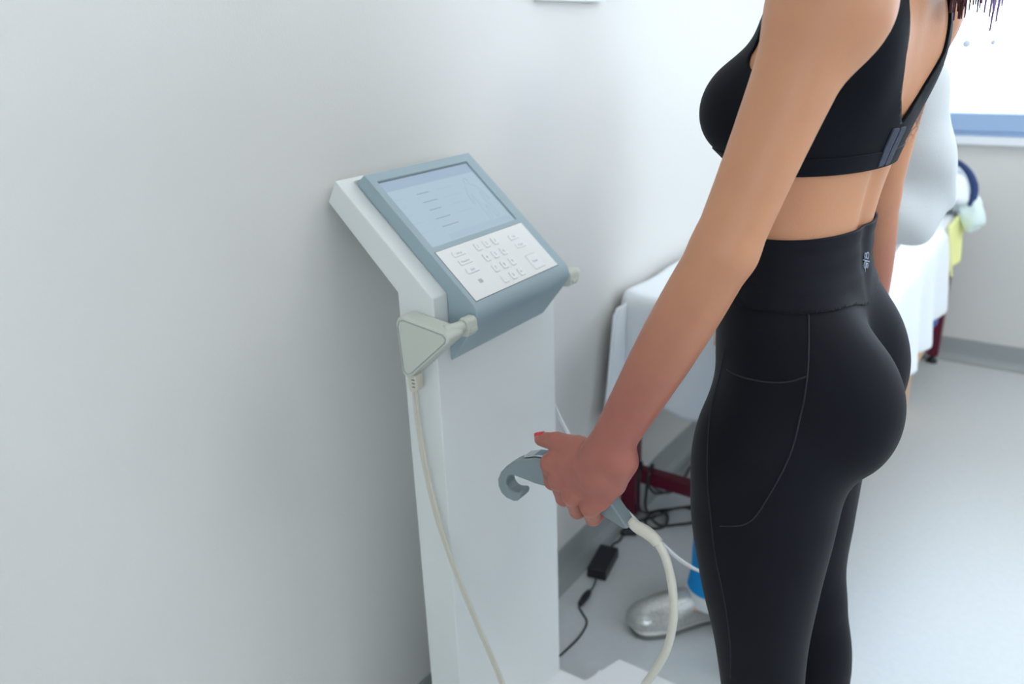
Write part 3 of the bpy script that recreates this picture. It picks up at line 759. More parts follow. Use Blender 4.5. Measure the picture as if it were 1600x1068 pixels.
# ---------------------------------------------------------------- hand electrodes (hooked grip bars)
def bar_outline():
    pts = [(858,712.5),(840,710.5),(822,712),(808,717),(797,723.5),(789,732),(784.5,743),(785,754),(790,765),(798,772.5),(809,777.5),(815,777),(820,772),(821.5,767),(818.5,763),(813,763),
           (808,762.5),(802.5,759),(798,752),(797.5,744),(801,738),(807,736.5),(816,740),(828,744.5),(842,750),(860,755),(880,761),(905,772),(926,786),(946,799),(966,811),(980,820),(987,820),(978,806),(965,787),(948,765),(922,738),(885,719)]
    return pts
# the outline was measured on the plane y = .815
def to_plane(px, py, Y):
    r = Vector(right) * (px - 800) + Vector(down) * (py - 534) + Vector(fwd) * 1266
    k = Y / r.y
    return (.984 + r.x * k, 1.4 + r.z * k)
bar_prof = [to_plane(px, py, .822) for px, py in bar_outline()]
def grip(name, label, dx, y0, y1, dz, hand_side):
    t = empty(name, label, 'hand electrode', (.52 + dx, (y0 + y1) / 2, .84 + dz))
    pr_ = [(p[0] + dx, p[1] + dz) for p in bar_prof]
    b_ = prism('grip_bar', pr_, y0, y1, M['handle'], t, .0028, 3, ang=28)
    ctr = [to_plane(px, py, .822) for px, py in ((824, 709.8), (840, 707.8), (858, 710), (872, 712.5))]
    ym = (y0 + y1) / 2
    vs, fs = [], []
    for i, (x, z) in enumerate(ctr):
        for a, h in ((-.009, 0), (-.009, .0022), (.009, .0022), (.009, 0)): vs.append((x + dx, ym + a, z + dz + h - .0005))
    for i in range(3):
        for k in range(4): fs.append((i * 4 + k, i * 4 + (k + 1) % 4, (i + 1) * 4 + (k + 1) % 4, (i + 1) * 4 + k))
    fs += [(0, 1, 2, 3), (15, 14, 13, 12)]
    th = mesh_obj('thumb_electrode', vs, fs, M['chrome'], t); fix_normals(th)
    return t
gl_ = grip('hand_electrode', 'grey hooked hand electrode held in the near hand of the woman in black', 0, .811, .834, 0, 1)
cpath = [(.574, .8235, .800), (.586, .824, .7935), (.600, .825, .789), (.615, .825, .779), (.628, .825, .757), (.638, .825, .717), (.641, .825, .672), (.636, .825, .627), (.625, .825, .59), (.605, .826, .543), (.56, .83, .44), (.51, .835, .30), (.46, .845, .16), (.43, .85, .069)]
cp = catmull(cpath, 8)
tube('electrode_cable', cp, .0058, M['cable'], gl_, 12, raw=True, label='thick cream cable')
tube('strain_relief', cp[1:25], [.0066, .0078, .0084, .0082, .0076], M['cable'], gl_, 14, raw=True)
DXR, DYR, DZR = WR_R[0] - WR_L[0], 0, WR_R[2] - WR_L[2]
ym = WR_R[1] - (.8225 - WR_L[1])
gr_ = grip('hand_electrode', 'grey hooked hand electrode held in the far hand, hidden behind the woman in black', DXR, ym - .0115, ym + .0115, DZR, -1)
# ================================================================ the woman on the footplate
woman = empty('person', 'woman in black sports bra and black leggings standing on the footplate, gripping the electrodes', 'person', (.71, 1.06, .062))
M['skin'] = skin_mat('skin', srgb(211, 150, 112), srgb(172, 105, 90), [tuple(WR_L), (.50, .80, .85), tuple(WR_R)], tattoo=(.782, 1.222, 1.285))
def pdir(a, b):
    v = np.array(b) - np.array(a); return v / np.linalg.norm(v)
cutL = np.array(lerp3(EL_L, WR_L, .86)); dL = pdir(EL_L, WR_L); cutR = np.array(lerp3(EL_R, WR_R, .86)); dR = pdir(EL_R, WR_R)
def mL(P): return np.minimum(np.minimum((P - cutL) @ dL, .618 - P[:, 0]), .87 - P[:, 1])
def mR(P): return np.minimum((P - cutR) @ dR, P[:, 1] - 1.252)
X, Q = surface(body_field, (.42, .70, .045), (1.0, 1.44, 1.80), .0062)
X, T = cut_mesh(X, Q, np.maximum(mL(X), mR(X)))
pieces = [(X, T)]
near_L = lambda P: smin(arm_field(P, SH_L, EL_L, WR_L, 1), hand_field(P), .014)
near_R = lambda P: smin(arm_field(P, SH_R, EL_R, WR_R, -1), hand_field(P, mirror_hand), .014)
X, Q = surface(near_L, (.42, .74, .77), (.64, .885, .97), .0022)
X, T = cut_mesh(X, Q, -((X - cutL) @ dL)); pieces.append((X, T))
X, Q = surface(near_R, (.60, 1.235, .77), (.83, 1.385, .99), .0030)
X, T = cut_mesh(X, Q, -((X - cutR) @ dR)); pieces.append((X, T))
VX, VF, off = [], [], 0
for X, T in pieces: VX.append(X); VF.append(T + off); off += len(X)
np_obj('body', np.concatenate(VX), np.concatenate(VF), M['skin'], woman)
# leggings: follow the legs and hips, cut cleanly at waist and ankle
def waist_seam(P):
    F, L, Z = local(P); return 1.084 - .022 * np.exp(-((L + .01) / .055)**2) * np.clip(-F / .04, 0, 1)
def hem_top(P): return 1.164 + 0 * P[:, 0]
lf = lambda P: lower_field(P)
X, Q = surface(lf, (.56, .82, .10), (.94, 1.30, 1.20), .0062, iso=.0025)
g_ = np.maximum(X[:, 2] - hem_top(X), .155 - X[:, 2])
A, T = cut_mesh(X, Q, g_); leg = np_obj('leggings', A, T, M['legging'], woman)
def band_iso(P):
    F, L, Z = local(P)
    w_ = .0010 * np.exp(-((Z - (1.112 + .035 * F + .01 * np.sin(9 * F))) / .006)**2) + .0008 * np.exp(-((Z - (1.128 - .05 * F)) / .005)**2) - .0010 * np.exp(-((Z - 1.147) / .0035)**2)
    return lower_field(P) - w_
X, Q = surface(band_iso, (.56, .86, 1.02), (.90, 1.28, 1.19), .005, iso=.0046)
g_ = np.maximum(X[:, 2] - hem_top(X) - .001, waist_seam(X) - X[:, 2])
A, T = cut_mesh(X, Q, g_); wb = np_obj('waistband', A, T, M['legging'], leg)
sd = wb.modifiers.new('s', 'SOLIDIFY'); sd.thickness = .0035; sd.offset = -1
def project_line(pts, field, iso, n=8):
    P = np.array(catmull(pts, n))
    for _ in range(6):
        e_ = .001; f0 = field(P) - iso
        G = np.stack([(field(P + np.eye(3)[i] * e_) - iso - f0) / e_ for i in range(3)], 1)
        P = P - G * (f0 / np.maximum((G * G).sum(1), .2))[:, None]
    return P
SEAMS = dict(
  side=[(.745, .934, 1.084), (.757, .911, 1.035), (.760, .901, .998), (.758, .898, .966), (.755, .887, .925), (.740, .869, .871), (.718, .865, .824), (.680, .868, .803)],
  pocket=[(.653, .913, .998), (.671, .904, .998), (.693, .899, .999), (.717, .897, 1.001), (.739, .898, 1.006), (.759, .905, 1.015)],
  front=[(.646, .921, 1.022), (.637, .927, .96), (.652, .889, .898), (.664, .874, .815), (.676, .870, .753), (.692, .873, .687), (.700, .881, .621), (.702, .893, .547)],
)
if True:
    for nm, pts in SEAMS.items():
        P = project_line(pts, lower_field, .0028, 8)
        v, f = tube_data(list(P), .0011, 6)
        mesh_obj('seam', v, f, M['seam'], leg, True)
# small clover-like print at the back of the waistband
ec = project_line([(.776, 1.066, 1.118), (.777, 1.068, 1.117)], lower_field, .0055, 1)[0]
e_ = .002; nrm = np.array([(lower_field((ec + np.eye(3)[i] * e_)[None])[0] - lower_field(ec[None])[0]) / e_ for i in range(3)]); nrm /= np.linalg.norm(nrm)
e1 = np.cross(nrm, (0, 0, 1)); e1 /= np.linalg.norm(e1); e2 = np.cross(e1, nrm)
em = []
for sx_, sy_, L_ in ((-.55, .75, 1.0), (.35, .95, .8), (.45, -.6, 1.0), (-.35, -.9, .7)):
    c0 = ec + .0075 * (sx_ * e1 + sy_ * e2)
    em.append(tube_data([c0 + .0042 * L_ * (math.cos(t) * e1 * .75 + math.sin(t) * e2) + nrm * .0001 for t in np.linspace(0, 2 * math.pi, 17)], .0008, 5))
em.append(tube_data([ec - .009 * e1 - .003 * e2, ec, ec + .009 * e1 + .003 * e2], .0010, 5)); em.append(tube_data([ec, ec + .004 * e1 - .014 * e2], .0010, 5))
multi('emblem', em, M['emblem'], wb, label='small pale clover-like print')
# sports bra
def bra_base(P):
    d = torso_field(P, 0.0)
    F, L, Z = local(P)
    mid = d_ell(np.stack([F, L, Z], 1), (.062, 0, 1.305), (.055, .07, .05))       # cups joined across the middle
    return smin(d, mid, .03)
def bra_g(P, zlo=1.240):
    F, L, Z = local(P); a = np.abs(L)
    back = F < 0.0
    inner_b = np.interp(Z, [1.20, 1.284, 1.300, 1.320, 1.365, 1.42, 1.50], [-.08, -.004, .010, .022, .038, .040, .042])
    inner_f = np.interp(Z, [1.20, 1.375, 1.385, 1.405, 1.43, 1.50], [-.08, -.004, .018, .040, .055, .060])
    outer_b = np.interp(Z, [1.20, 1.318, 1.330, 1.345, 1.365, 1.39, 1.42, 1.50], [.19, .165, .136, .122, .112, .106, .103, .100])
    outer_f = np.interp(Z, [1.20, 1.335, 1.350, 1.37, 1.40, 1.50], [.19, .165, .128, .112, .100, .090])
    k = np.clip((F + .02) / .04, 0, 1)
    inner_b = inner_b + np.where(L < 0, 1, 0) * np.interp(Z, [1.285, 1.31, 1.36, 1.44], [0, .004, .018, .022]); inner = inner_b * (1 - k) + inner_f * k; outer = outer_b * (1 - k) + outer_f * k
    arm = np.minimum(arm_field(P, SH_L, EL_L, WR_L, 1), arm_field(P, SH_R, EL_R, WR_R, -1))
    g_ = np.maximum(np.maximum(inner - a, a - outer), np.maximum(zlo - Z, Z - 1.50))
    return np.where(Z < 1.40, np.maximum(g_, bra_base(P) - arm - .004), g_)
bf = lambda P: smin(smin(bra_base(P), head_field(P), .025), np.minimum(arm_field(P, SH_L, EL_L, WR_L, 1), arm_field(P, SH_R, EL_R, WR_R, -1)), .020)
X, Q = surface(bf, (.54, .85, 1.20), (.90, 1.29, 1.52), .0045, iso=.0030)
keep = np.abs(local(X)[1]) < .17
A, T = cut_mesh(X, Q, bra_g(X)); bra = np_obj('sports_bra', A, T, M['bra'], woman)
sd = bra.modifiers.new('s', 'SOLIDIFY'); sd.thickness = .0035; sd.offset = -1
X, Q = surface(bf, (.54, .85, 1.20), (.90, 1.29, 1.30), .0045, iso=.0044)
A, T = cut_mesh(X, Q, np.maximum(1.238 - X[:, 2], np.maximum(X[:, 2] - 1.258, bra_g(X, 1.23)))); o = np_obj('elastic_band', A, T, M['bra'], bra)
sd = o.modifiers.new('s', 'SOLIDIFY'); sd.thickness = .003; sd.offset = -1
X, Q = surface(bf, (.74, .90, 1.22), (.90, 1.24, 1.32), .0030, iso=.0052)
Fq, Lq, Zq = local(X)
for l0, l1 in ((.004, .019), (-.014, .001)):
    A, T = cut_mesh(X, Q, np.maximum(np.maximum(l0 - Lq, Lq - l1), np.maximum(1.240 - Zq, np.maximum(Zq - 1.284, Fq + .02))))
    o = np_obj('hook_panel', A, T, M['hook'], bra); sd = o.modifiers.new('s', 'SOLIDIFY'); sd.thickness = .003; sd.offset = -1
# thumb nail of the near hand
def nail(name, c, ax, up, ln, wd, mat, parent):
    ax = np.array(ax, float); ax /= np.linalg.norm(ax); up = np.array(up, float); up -= ax * up.dot(ax); up /= np.linalg.norm(up); sd_ = np.cross(ax, up)
    vs, fs = [], []; nu, nv = 8, 7
    for lay in (0, 1):
        for i in range(nu + 1):
            for j in range(nv):
                t = i / nu * 2 - 1; s_ = j / (nv - 1) * 2 - 1
                wdt = wd * math.sqrt(max(0.02, 1 - max(0, abs(t) - .55)**2 / .2025 * .9))
                th = s_ * 1.15
                vs.append(np.array(c) + ax * t * ln + sd_ * math.sin(th) * wdt + up * ((math.cos(th) - 1) * wd * .9 + (0 if lay else .0007)))
    m_ = (nu + 1) * nv
    for i in range(nu):
        for j in range(nv - 1):
            a = i * nv + j; fs.append((a, a + 1, a + nv + 1, a + nv)); fs.append((m_ + a, m_ + a + nv, m_ + a + nv + 1, m_ + a + 1))
    o = mesh_obj(name, vs, fs, mat, parent, True); return o
tp = np.array(HAND['thumb'][3]); ta = pdir(HAND['thumb'][2], HAND['thumb'][3])
nail('thumb_nail', tp + ta * .0035 + np.array((0, -.0022, .0100)), ta + np.array((0, 0, -.25)), (0, -.25, 1), .0085, .0068, M['nail'], woman)
mt = np.array(mirror_hand(tuple(tp))); mta = pdir(mirror_hand(HAND['thumb'][2]), mirror_hand(HAND['thumb'][3]))
nail('thumb_nail', mt + mta * .0045 + np.array((0, .0018, .0088)), mta + np.array((0, 0, -.25)), (0, .25, 1), .0085, .0068, M['nail'], woman)
# face details and hair
for s in (1, -1):
    c = world(.0905, s * .032, 1.645); bm = bmesh.new(); bmesh.ops.create_uvsphere(bm, u_segments=16, v_segments=10, radius=.0085)
    bmesh.ops.translate(bm, verts=bm.verts, vec=c); me = bpy.data.meshes.new('eye'); bm.to_mesh(me); bm.free(); ey = link_me('eye', me, M['eye'], woman, True)
    c = world(.0965, s * .032, 1.645); bm = bmesh.new(); bmesh.ops.create_uvsphere(bm, u_segments=12, v_segments=8, radius=.0042)
    bmesh.ops.translate(bm, verts=bm.verts, vec=c); me = bpy.data.meshes.new('iris'); bm.to_mesh(me); bm.free(); link_me('iris', me, M['black_plastic'], ey, True)
    tube('eyebrow', list(project_line([world(.092, s * .014, 1.667), world(.088, s * .032, 1.672), world(.074, s * .048, 1.668)], head_field, .0002, 4)), [.0016, .0022, .0012], M['hair'], woman, 6, raw=True)
X, Q = surface(head_field, (.58, .93, 1.46), (.90, 1.21, 1.80), .006, iso=.012)
Fh, Lh, Zh = local(X)
gh = np.maximum(Fh - .045 - .10 * np.clip((Zh - 1.69) / .06, 0, 1) * 1.0, 1.53 - Zh)
gh = np.maximum(gh, np.where(Zh < 1.66, Fh - .012, -1))
A, T = cut_mesh(X, Q, gh); hair = np_obj('hair', A, T, M['hair'], woman, label='long dark red hair falling behind the shoulder')
sd = hair.modifiers.new('s', 'SOLIDIFY'); sd.thickness = .010; sd.offset = -1
locks, tips = [], []
rr = random.Random(3)
for i in range(70):
    l = rr.uniform(-.075, .045); zt = rr.uniform(1.60, 1.70)
    lb = -.032 + l * .42 + rr.uniform(-.008, .008); end = rr.uniform(1.398, 1.45)
    fb = -.096 - rr.uniform(0, .016)
    pts = [world(-.088, l * .8, zt), world(-.098, l * .9, 1.60), world(-.090, (l + lb) / 2, 1.53), world(fb + .004, lb, 1.49), world(fb, lb + rr.uniform(-.006, .006), end)]
    locks.append(tube_data(catmull(pts, 6), [.006, .007, .0055, .0035, .0008], 6))
multi('hair_lock', locks, M['hair'], hair)
for i in range(11):
    lb = -.075 - .0045 * i + rr.uniform(-.003, .003); end = (1.432, 1.425, 1.415, 1.428, 1.405, 1.418, 1.40, 1.41, 1.385, 1.395, 1.412)[i]
    fb = -.100 - .0012 * i
    pts = [world(-.098, -.05, 1.56), world(-.100, lb * .8, 1.50), world(fb, lb, 1.455), world(fb - .002, lb - .002, end)]
    tips.append(tube_data(catmull(pts, 6), [.003, .0035, .0026, .0009], 5))
multi('purple_strand', tips, M['purple_hair'], hair, label='thin purple hair tips')
# ================================================================ the colleague in the white coat
nurse = empty('person', 'person in white coat, blue trousers and silver clogs standing between the woman and the bed', 'person', (.50, 1.70, 0))
M['skin2'] = skin_mat('skin_pale', srgb(222, 178, 148), srgb(212, 158, 136), [(.55, 1.48, 1.03)])
NC = np.array((.560, 1.715)); NF = np.array((-.633, -.774)); NL = np.array((.774, -.633))
def nloc(P):
    d = P[:, :2] - NC; return d @ NF, d @ NL, P[:, 2]
def nw(f, l, z): q = NC + NF * f + NL * l; return (q[0], q[1], z)
NSH, NEL, NWR = nw(.00, .190, 1.290), (.742, 1.605, 1.085), (.600, 1.500, 1.06)
NSR, NER, NWRR = nw(.00, -.180, 1.290), nw(-.02, -.215, 1.04), nw(.05, -.215, .82)
def coat_field(P):
    F, L, Z = nloc(P)
    d = d_loft(F, L, Z, [(.66, .150, -.072, .208), (.85, .135, -.075, .200), (1.00, .120, -.088, .186), (1.12, .115, -.10, .156), (1.24, .120, -.105, .170), (1.31, .095, -.095, .178), (1.345, .070, -.080, .150), (1.375, .045, -.065, .080), (1.39, .04, -.06, .06)], 2.3)
    for S, E, W in ((NSH, NEL, NWR), (NSR, NER, NWRR)):
        a = d_chain(P, [S, lerp3(S, E, .5), E], [.064, .062, .057], .02)
        a = smin(a, d_chain(P, [E, lerp3(E, W, .5), W], [.056, .052, .044], .02), .015)
        d = smin(d, a, .025)
    # creases radiating from the bent elbow and soft vertical folds of the skirt
    E = np.array(NEL); q = P - E
    r = np.linalg.norm(q, axis=1)
    th = np.arctan2(q[:, 2], q @ np.array((-.86, -.5, 0)))
    al = q @ np.array((-.86, -.5, 0)); d = d + .0105 * np.sin(q[:, 2] * 34 - al * 74 + 1.6 * np.sin(al * 23) + .4) * np.exp(-(r / .125)**4) * np.clip(r / .04, 0, 1)
    d = d + .0028 * np.sin(P[:, 2] * 46 + (P[:, 0] - P[:, 1]) * 30) * np.exp(-((P[:, 2] - 1.19) / .07)**2)
    d = d + .004 * np.sin(np.arctan2(F, L) * 9) * np.clip((1.0 - Z) / .3, 0, 1)
    return d
X, Q = surface(coat_field, (.30, 1.38, .66), (.88, 2.00, 1.42), .0075)
def coat_g(P):
    F, L, Z = nloc(P)
    g_ = np.maximum(.69 - Z, Z - 1.372)
    for W, E in ((NWR, NEL), (NWRR, NER)):
        d_ = pdir(E, W); near = np.linalg.norm(P - np.array(W), axis=1) < .075
        g_ = np.where(near, np.maximum(g_, (P - np.array(W)) @ d_), g_)
    return g_
A, T = cut_mesh(X, Q, coat_g(X)); coat = np_obj('white_coat', A, T, M['coat'], nurse)
sd = coat.modifiers.new('s', 'SOLIDIFY'); sd.thickness = .004; sd.offset = -1
# coat collar and front edge
tube('collar', [nw(-.055, .0, 1.385), nw(-.02, .062, 1.378), nw(.045, .05, 1.352), nw(.098, .012, 1.29)], [.010, .012, .010, .004], M['coat'], coat, 8, 6)
tube('collar', [nw(-.055, .0, 1.385), nw(-.02, -.062, 1.378), nw(.045, -.05, 1.352), nw(.098, -.012, 1.29)], [.010, .012, .010, .004], M['coat'], coat, 8, 6)
for z in (1.22, 1.12, 1.02, .92):
    bm = bmesh.new(); bmesh.ops.create_cone(bm, cap_ends=True, segments=14, radius1=.008, radius2=.007, depth=.003)
    bmesh.ops.rotate(bm, verts=bm.verts, matrix=Matrix.Rotation(math.pi / 2, 3, 'X') ); bmesh.ops.rotate(bm, verts=bm.verts, matrix=Matrix.Rotation(math.atan2(NF[1], NF[0]) + math.pi / 2, 3, 'Z'))
    # sits on the surface in front
    f_ = .10
    for _ in range(12): f_ -= coat_field(np.array([nw(f_, 0, z)]))[0]
    bmesh.ops.translate(bm, verts=bm.verts, vec=nw(f_ + .001, 0, z)); me = bpy.data.meshes.new('button'); bm.to_mesh(me); bm.free(); link_me('button', me, M['sole'], coat, False)
# head, neck, hands, ankles: one continuous skin mesh (hidden joints run inside the clothes)
ANK = {1: (.632, 1.620, .10), -1: (.405, 1.648, .10)}
def nurse_body(P):
    F, L, Z = nloc(P); Q = np.stack([F, L, Z], 1)
    d = d_loft(F, L, Z, [(.78, .10, -.10, .13), (1.0, .09, -.08, .12), (1.25, .09, -.08, .14), (1.33, .06, -.06, .12), (1.365, .045, -.05, .06)], 2.2)
    d = smin(d, d_chain(Q, [(-.015, 0, 1.34), (.0, 0, 1.44)], [.055, .050]), .02)
    h = d_ell(Q, (.008, 0, 1.525), (.092, .072, .097)); h = smin(h, d_ell(Q, (.042, 0, 1.465), (.058, .052, .066)), .03)
    h = smin(h, d_ell(Q, (.092, 0, 1.424), (.018, .020, .015)), .02); h = smin(h, d_chain(Q, [(.102, 0, 1.520), (.119, 0, 1.484)], [.008, .011]), .012)
    h = smin(h, d_ell(Q, (.101, 0, 1.452), (.011, .023, .010)), .006)
    for s in (1, -1):
        h = -smin(-h, d_ell(Q, (.112, s * .031, 1.524), (.016, .018, .011)), .010)
        h = smin(h, d_ell(Q, (.090, s * .031, 1.524), (.013, .014, .011)), .002); h = smin(h, d_ell(Q, (.006, s * .075, 1.505), (.018, .008, .030)), .005)
    d = smin(d, h, .02)
    for S, E, W, s in ((NSH, NEL, NWR, 1), (NSR, NER, NWRR, -1)):
        d = smin(d, d_chain(P, [S, E, W], [.045, .036, .026]), .02)
        dr_ = pdir(E, W); sd_ = np.array((-dr_[1], dr_[0], 0)); sd_ /= np.linalg.norm(sd_)
        W_ = np.array(W); palm = d_chain(P, [W_, W_ + dr_ * .07], [.025, .022]); pal2 = d_chain(P, [W_ + dr_ * .03 + sd_ * .02, W_ + dr_ * .085 + sd_ * .028], [.017, .012]); pal3 = d_chain(P, [W_ + dr_ * .03 - sd_ * .02, W_ + dr_ * .08 - sd_ * .028], [.017, .012])
        hd = smin(smin(palm, pal2, .015), pal3, .015)
        for k, (o_, ln) in enumerate(((-.030, .055), (-.010, .072), (.010, .078), (.029, .070))):
            b_ = W_ + dr_ * .082 + sd_ * o_; m_ = b_ + dr_ * ln * .5 + np.array((0, 0, -.006)); t_ = b_ + dr_ * ln * .9 + np.array((0, 0, -.022))
            hd = smin(hd, d_chain(P, [b_, m_, t_], [.0098, .0085, .0070]), .004)
        b_ = W_ + dr_ * .03 + sd_ * .026 * s; hd = smin(hd, d_chain(P, [b_, b_ + sd_ * .026 * s + dr_ * .03, b_ + sd_ * .034 * s + dr_ * .062], [.014, .011, .008]), .008)
        d = smin(d, hd, .012)
    for s in (1, -1):
        hp = nw(0, s * .085, .84); kn = lerp3(hp, ANK[s], .52); kn = (kn[0] + NF[0] * .02, kn[1] + NF[1] * .02, kn[2])
        d = smin(d, d_chain(P, [hp, kn, ANK[s]], [.078, .052, .034]), .02)
        a = np.array(ANK[s]); f3 = np.array((NF[0], NF[1], 0))
        d = smin(d, d_chain(P, [a - f3 * .012 - (0, 0, .045), a + f3 * .07 - (0, 0, .052), a + f3 * .14 - (0, 0, .060)], [.030, .028, .018], .02), .02)
    return d
X, Q = surface(nurse_body, (.22, 1.28, .01), (.90, 1.98, 1.68), .0085)
A = X; np_obj('body', A, Q, M['skin2'], nurse)
for s in (1, -1):
    c = nw(.1015, s * .031, 1.524); bm = bmesh.new(); bmesh.ops.create_uvsphere(bm, u_segments=14, v_segments=8, radius=.0085); bmesh.ops.translate(bm, verts=bm.verts, vec=c); me = bpy.data.meshes.new('eye'); bm.to_mesh(me); bm.free(); ey = link_me('eye', me, M['eye'], nurse, True)
    c = nw(.1075, s * .031, 1.524); bm = bmesh.new(); bmesh.ops.create_uvsphere(bm, u_segments=10, v_segments=8, radius=.0042); bmesh.ops.translate(bm, verts=bm.verts, vec=c); me = bpy.data.meshes.new('iris'); bm.to_mesh(me); bm.free(); link_me('iris', me, M['black_plastic'], ey, True)
def nhair(P):
    F, L, Z = nloc(P); Q = np.stack([F, L, Z], 1)
    return smin(d_ell(Q, (-.004, 0, 1.535), (.104, .086, .102)), d_ell(Q, (-.10, 0, 1.55), (.045, .045, .045)), .02)
X, Q = surface(nhair, (.38, 1.52, 1.40), (.78, 1.92, 1.67), .0085)
F_, L_, Z_ = nloc(X); A, T = cut_mesh(X, Q, np.maximum(np.where(Z_ < 1.58, F_ - .02, F_ - .075), 1.46 - Z_)); np_obj('hair', A, T, M['nurse_hair'], nurse)
# blue trousers
def trouser_field(P):
    F, L, Z = nloc(P)
    d = d_loft(F, L, Z, [(.74, .11, -.115, .150), (.85, .11, -.115, .155), (1.0, .10, -.10, .145)], 2.3)
    for s in (1, -1):
        hp = nw(0, s * .085, .82); kn = lerp3(hp, ANK[s], .5); kn = (kn[0] + NF[0] * .02, kn[1] + NF[1] * .02, kn[2])
        a = ANK[s]
        d = smin(d, d_chain(P, [hp, kn, lerp3(kn, a, .6), (a[0], a[1], .03)], [.092, .074, .068, .076], .02), .025)
    d = d + .0045 * np.sin(P[:, 2] * 34 + (P[:, 0] + P[:, 1]) * 40) * np.exp(-((Z - .25) / .16)**2)
    return d
X, Q = surface(trouser_field, (.26, 1.42, .02), (.78, 1.90, 1.02), .0085)
A, T = cut_mesh(X, Q, np.maximum(.094 - X[:, 2], X[:, 2] - .98)); tr_ = np_obj('trousers', A, T, M['scrub'], nurse); sd = tr_.modifiers.new('s', 'SOLIDIFY'); sd.thickness = .003; sd.offset = -1
X, Q = surface(trouser_field, (.26, 1.42, .02), (.78, 1.90, .16), .0085, iso=.0008)
A, T = cut_mesh(X, Q, np.maximum(.060 - X[:, 2], X[:, 2] - .095)); hm = np_obj('trouser_hem', A, T, M['sheet'], tr_, label='white hem band'); sd = hm.modifiers.new('s', 'SOLIDIFY'); sd.thickness = .003; sd.offset = -1
# clogs: one rounded perforated shell on a pale sole each
def clog(s, dirx, toe):
    d2 = np.array(dirx, float); d2 /= np.linalg.norm(d2); n2 = np.array((-d2[1], d2[0])); toe = np.array(toe)
    def W2(a, b_): q = toe - d2 * a + n2 * b_; return (q[0], q[1])      # a = distance back from the toe, b = sideways
    prof = [(.0, .0), (.004, .026), (.018, .043), (.045, .051), (.085, .052), (.13, .044), (.18, .036), (.225, .035), (.255, .028), (.268, .0)]
    out = [W2(a, b_) for a, b_ in prof] + [W2(a, -b_ * .93) for a, b_ in prof[-2:0:-1]]
    out = [tuple(p[:2]) for p in catmull([np.array((*p, 0)) for p in out + out[:1]], 4)][:-1]
    root = prism('clog', out, .0, .012, M['sole_low'], nurse, .003, 2, axis='z', ang=60, label='silver clog with a pale sole')
    c2 = np.mean(np.array(out), 0)
    up = [(c2[0] + (p[0] - c2[0]) * 1.0, c2[1] + (p[1] - c2[1]) * 1.0) for p in out]
    prism('sole', up, .0122, .026, M['sole'], root, .004, 3, axis='z', ang=60)
    def fld(P):
        q = P[:, :2] - toe; a = -(q @ d2); b_ = q @ n2; Q = np.stack([a, b_, P[:, 2]], 1)
        f = d_ell(Q, (.078, 0, .022), (.082, .052, .058)); f = smin(f, d_ell(Q, (.035, 0, .024), (.040, .041, .038)), .02)
        f = smin(f, d_ell(Q, (.145, 0, .03), (.085, .042, .062)), .03)
        return smin(f, d_ell(Q, (.215, 0, .03), (.050, .036, .045)), .03)
    lo = np.minimum(toe, toe - d2 * .28) - .07; hi = np.maximum(toe, toe - d2 * .28) + .07
    X, Q = surface(fld, (lo[0], lo[1], 0), (hi[0], hi[1], .11), .005)
    q = X[:, :2] - toe; a = -(q @ d2)
    A, T = cut_mesh(X, Q, np.maximum(.0235 - X[:, 2], np.where(a > .15, X[:, 2] - (.088 - (a - .15) * .45), -1.)))
    sh = np_obj('upper', A, T, M['clog'], root); sd = sh.modifiers.new('s', 'SOLIDIFY'); sd.thickness = .003; sd.offset = -1
    prism('insole', [(c2[0] + (p[0] - c2[0]) * .86, c2[1] + (p[1] - c2[1]) * .86) for p in out], .026, .031, M['kraft'], root, .001, 2, axis='z', ang=60)
clog(-1, (-.68, -.735), (.252, 1.487))
clog(1, (-.60, -.80), (.528, 1.474))
# ================================================================ examination bed
bed = empty('examination_bed', 'examination bed with a bordeaux steel frame along the left wall', 'bed', (.32, 2.8, 0))
BX0, BX1, BY0, BY1, BZ = .012, .600, 1.895, 3.74, .70
for x in (BX0 + .022, BX1 - .022):
    for y in (BY0 + .022, BY1 - .022):
        lg = box('leg', (x - .022, y - .022, .035), (x + .022, y + .022, BZ - .09), M['bordeaux'], bed, .004)
        tube('foot_glide', [(x, y, .036), (x, y, .020), (x, y, .012), (x, y, .0)], [.010, .010, .021, .022], M['black_plastic'], lg, 14, 1)
for y in (BY0 + .022, BY1 - .022): box('crossbar', (BX0 + .04, y - .018, .155), (BX1 - .04, y + .018, .198), M['bordeaux'], bed, .004)
for y in (BY0 + .022, BY1 - .022): box('top_rail', (BX0 + .04, y - .018, BZ - .13), (BX1 - .04, y + .018, BZ - .09), M['bordeaux'], bed, .004)
for x in (BX0 + .022, BX1 - .022): box('side_rail', (x - .02, BY0 + .04, BZ - .13), (x + .02, BY1 - .04, BZ - .09), M['bordeaux'], bed, .004)
box('mattress', (BX0 - .005, BY0 - .005, BZ - .09), (BX1 + .005, BY1 + .01, BZ + .035), M['mattress'], bed, .02)
box('shelf', (BX0 + .06, 3.25, .205), (BX1 - .05, BY1 - .045, .217), M['mattress'], bed, .003)
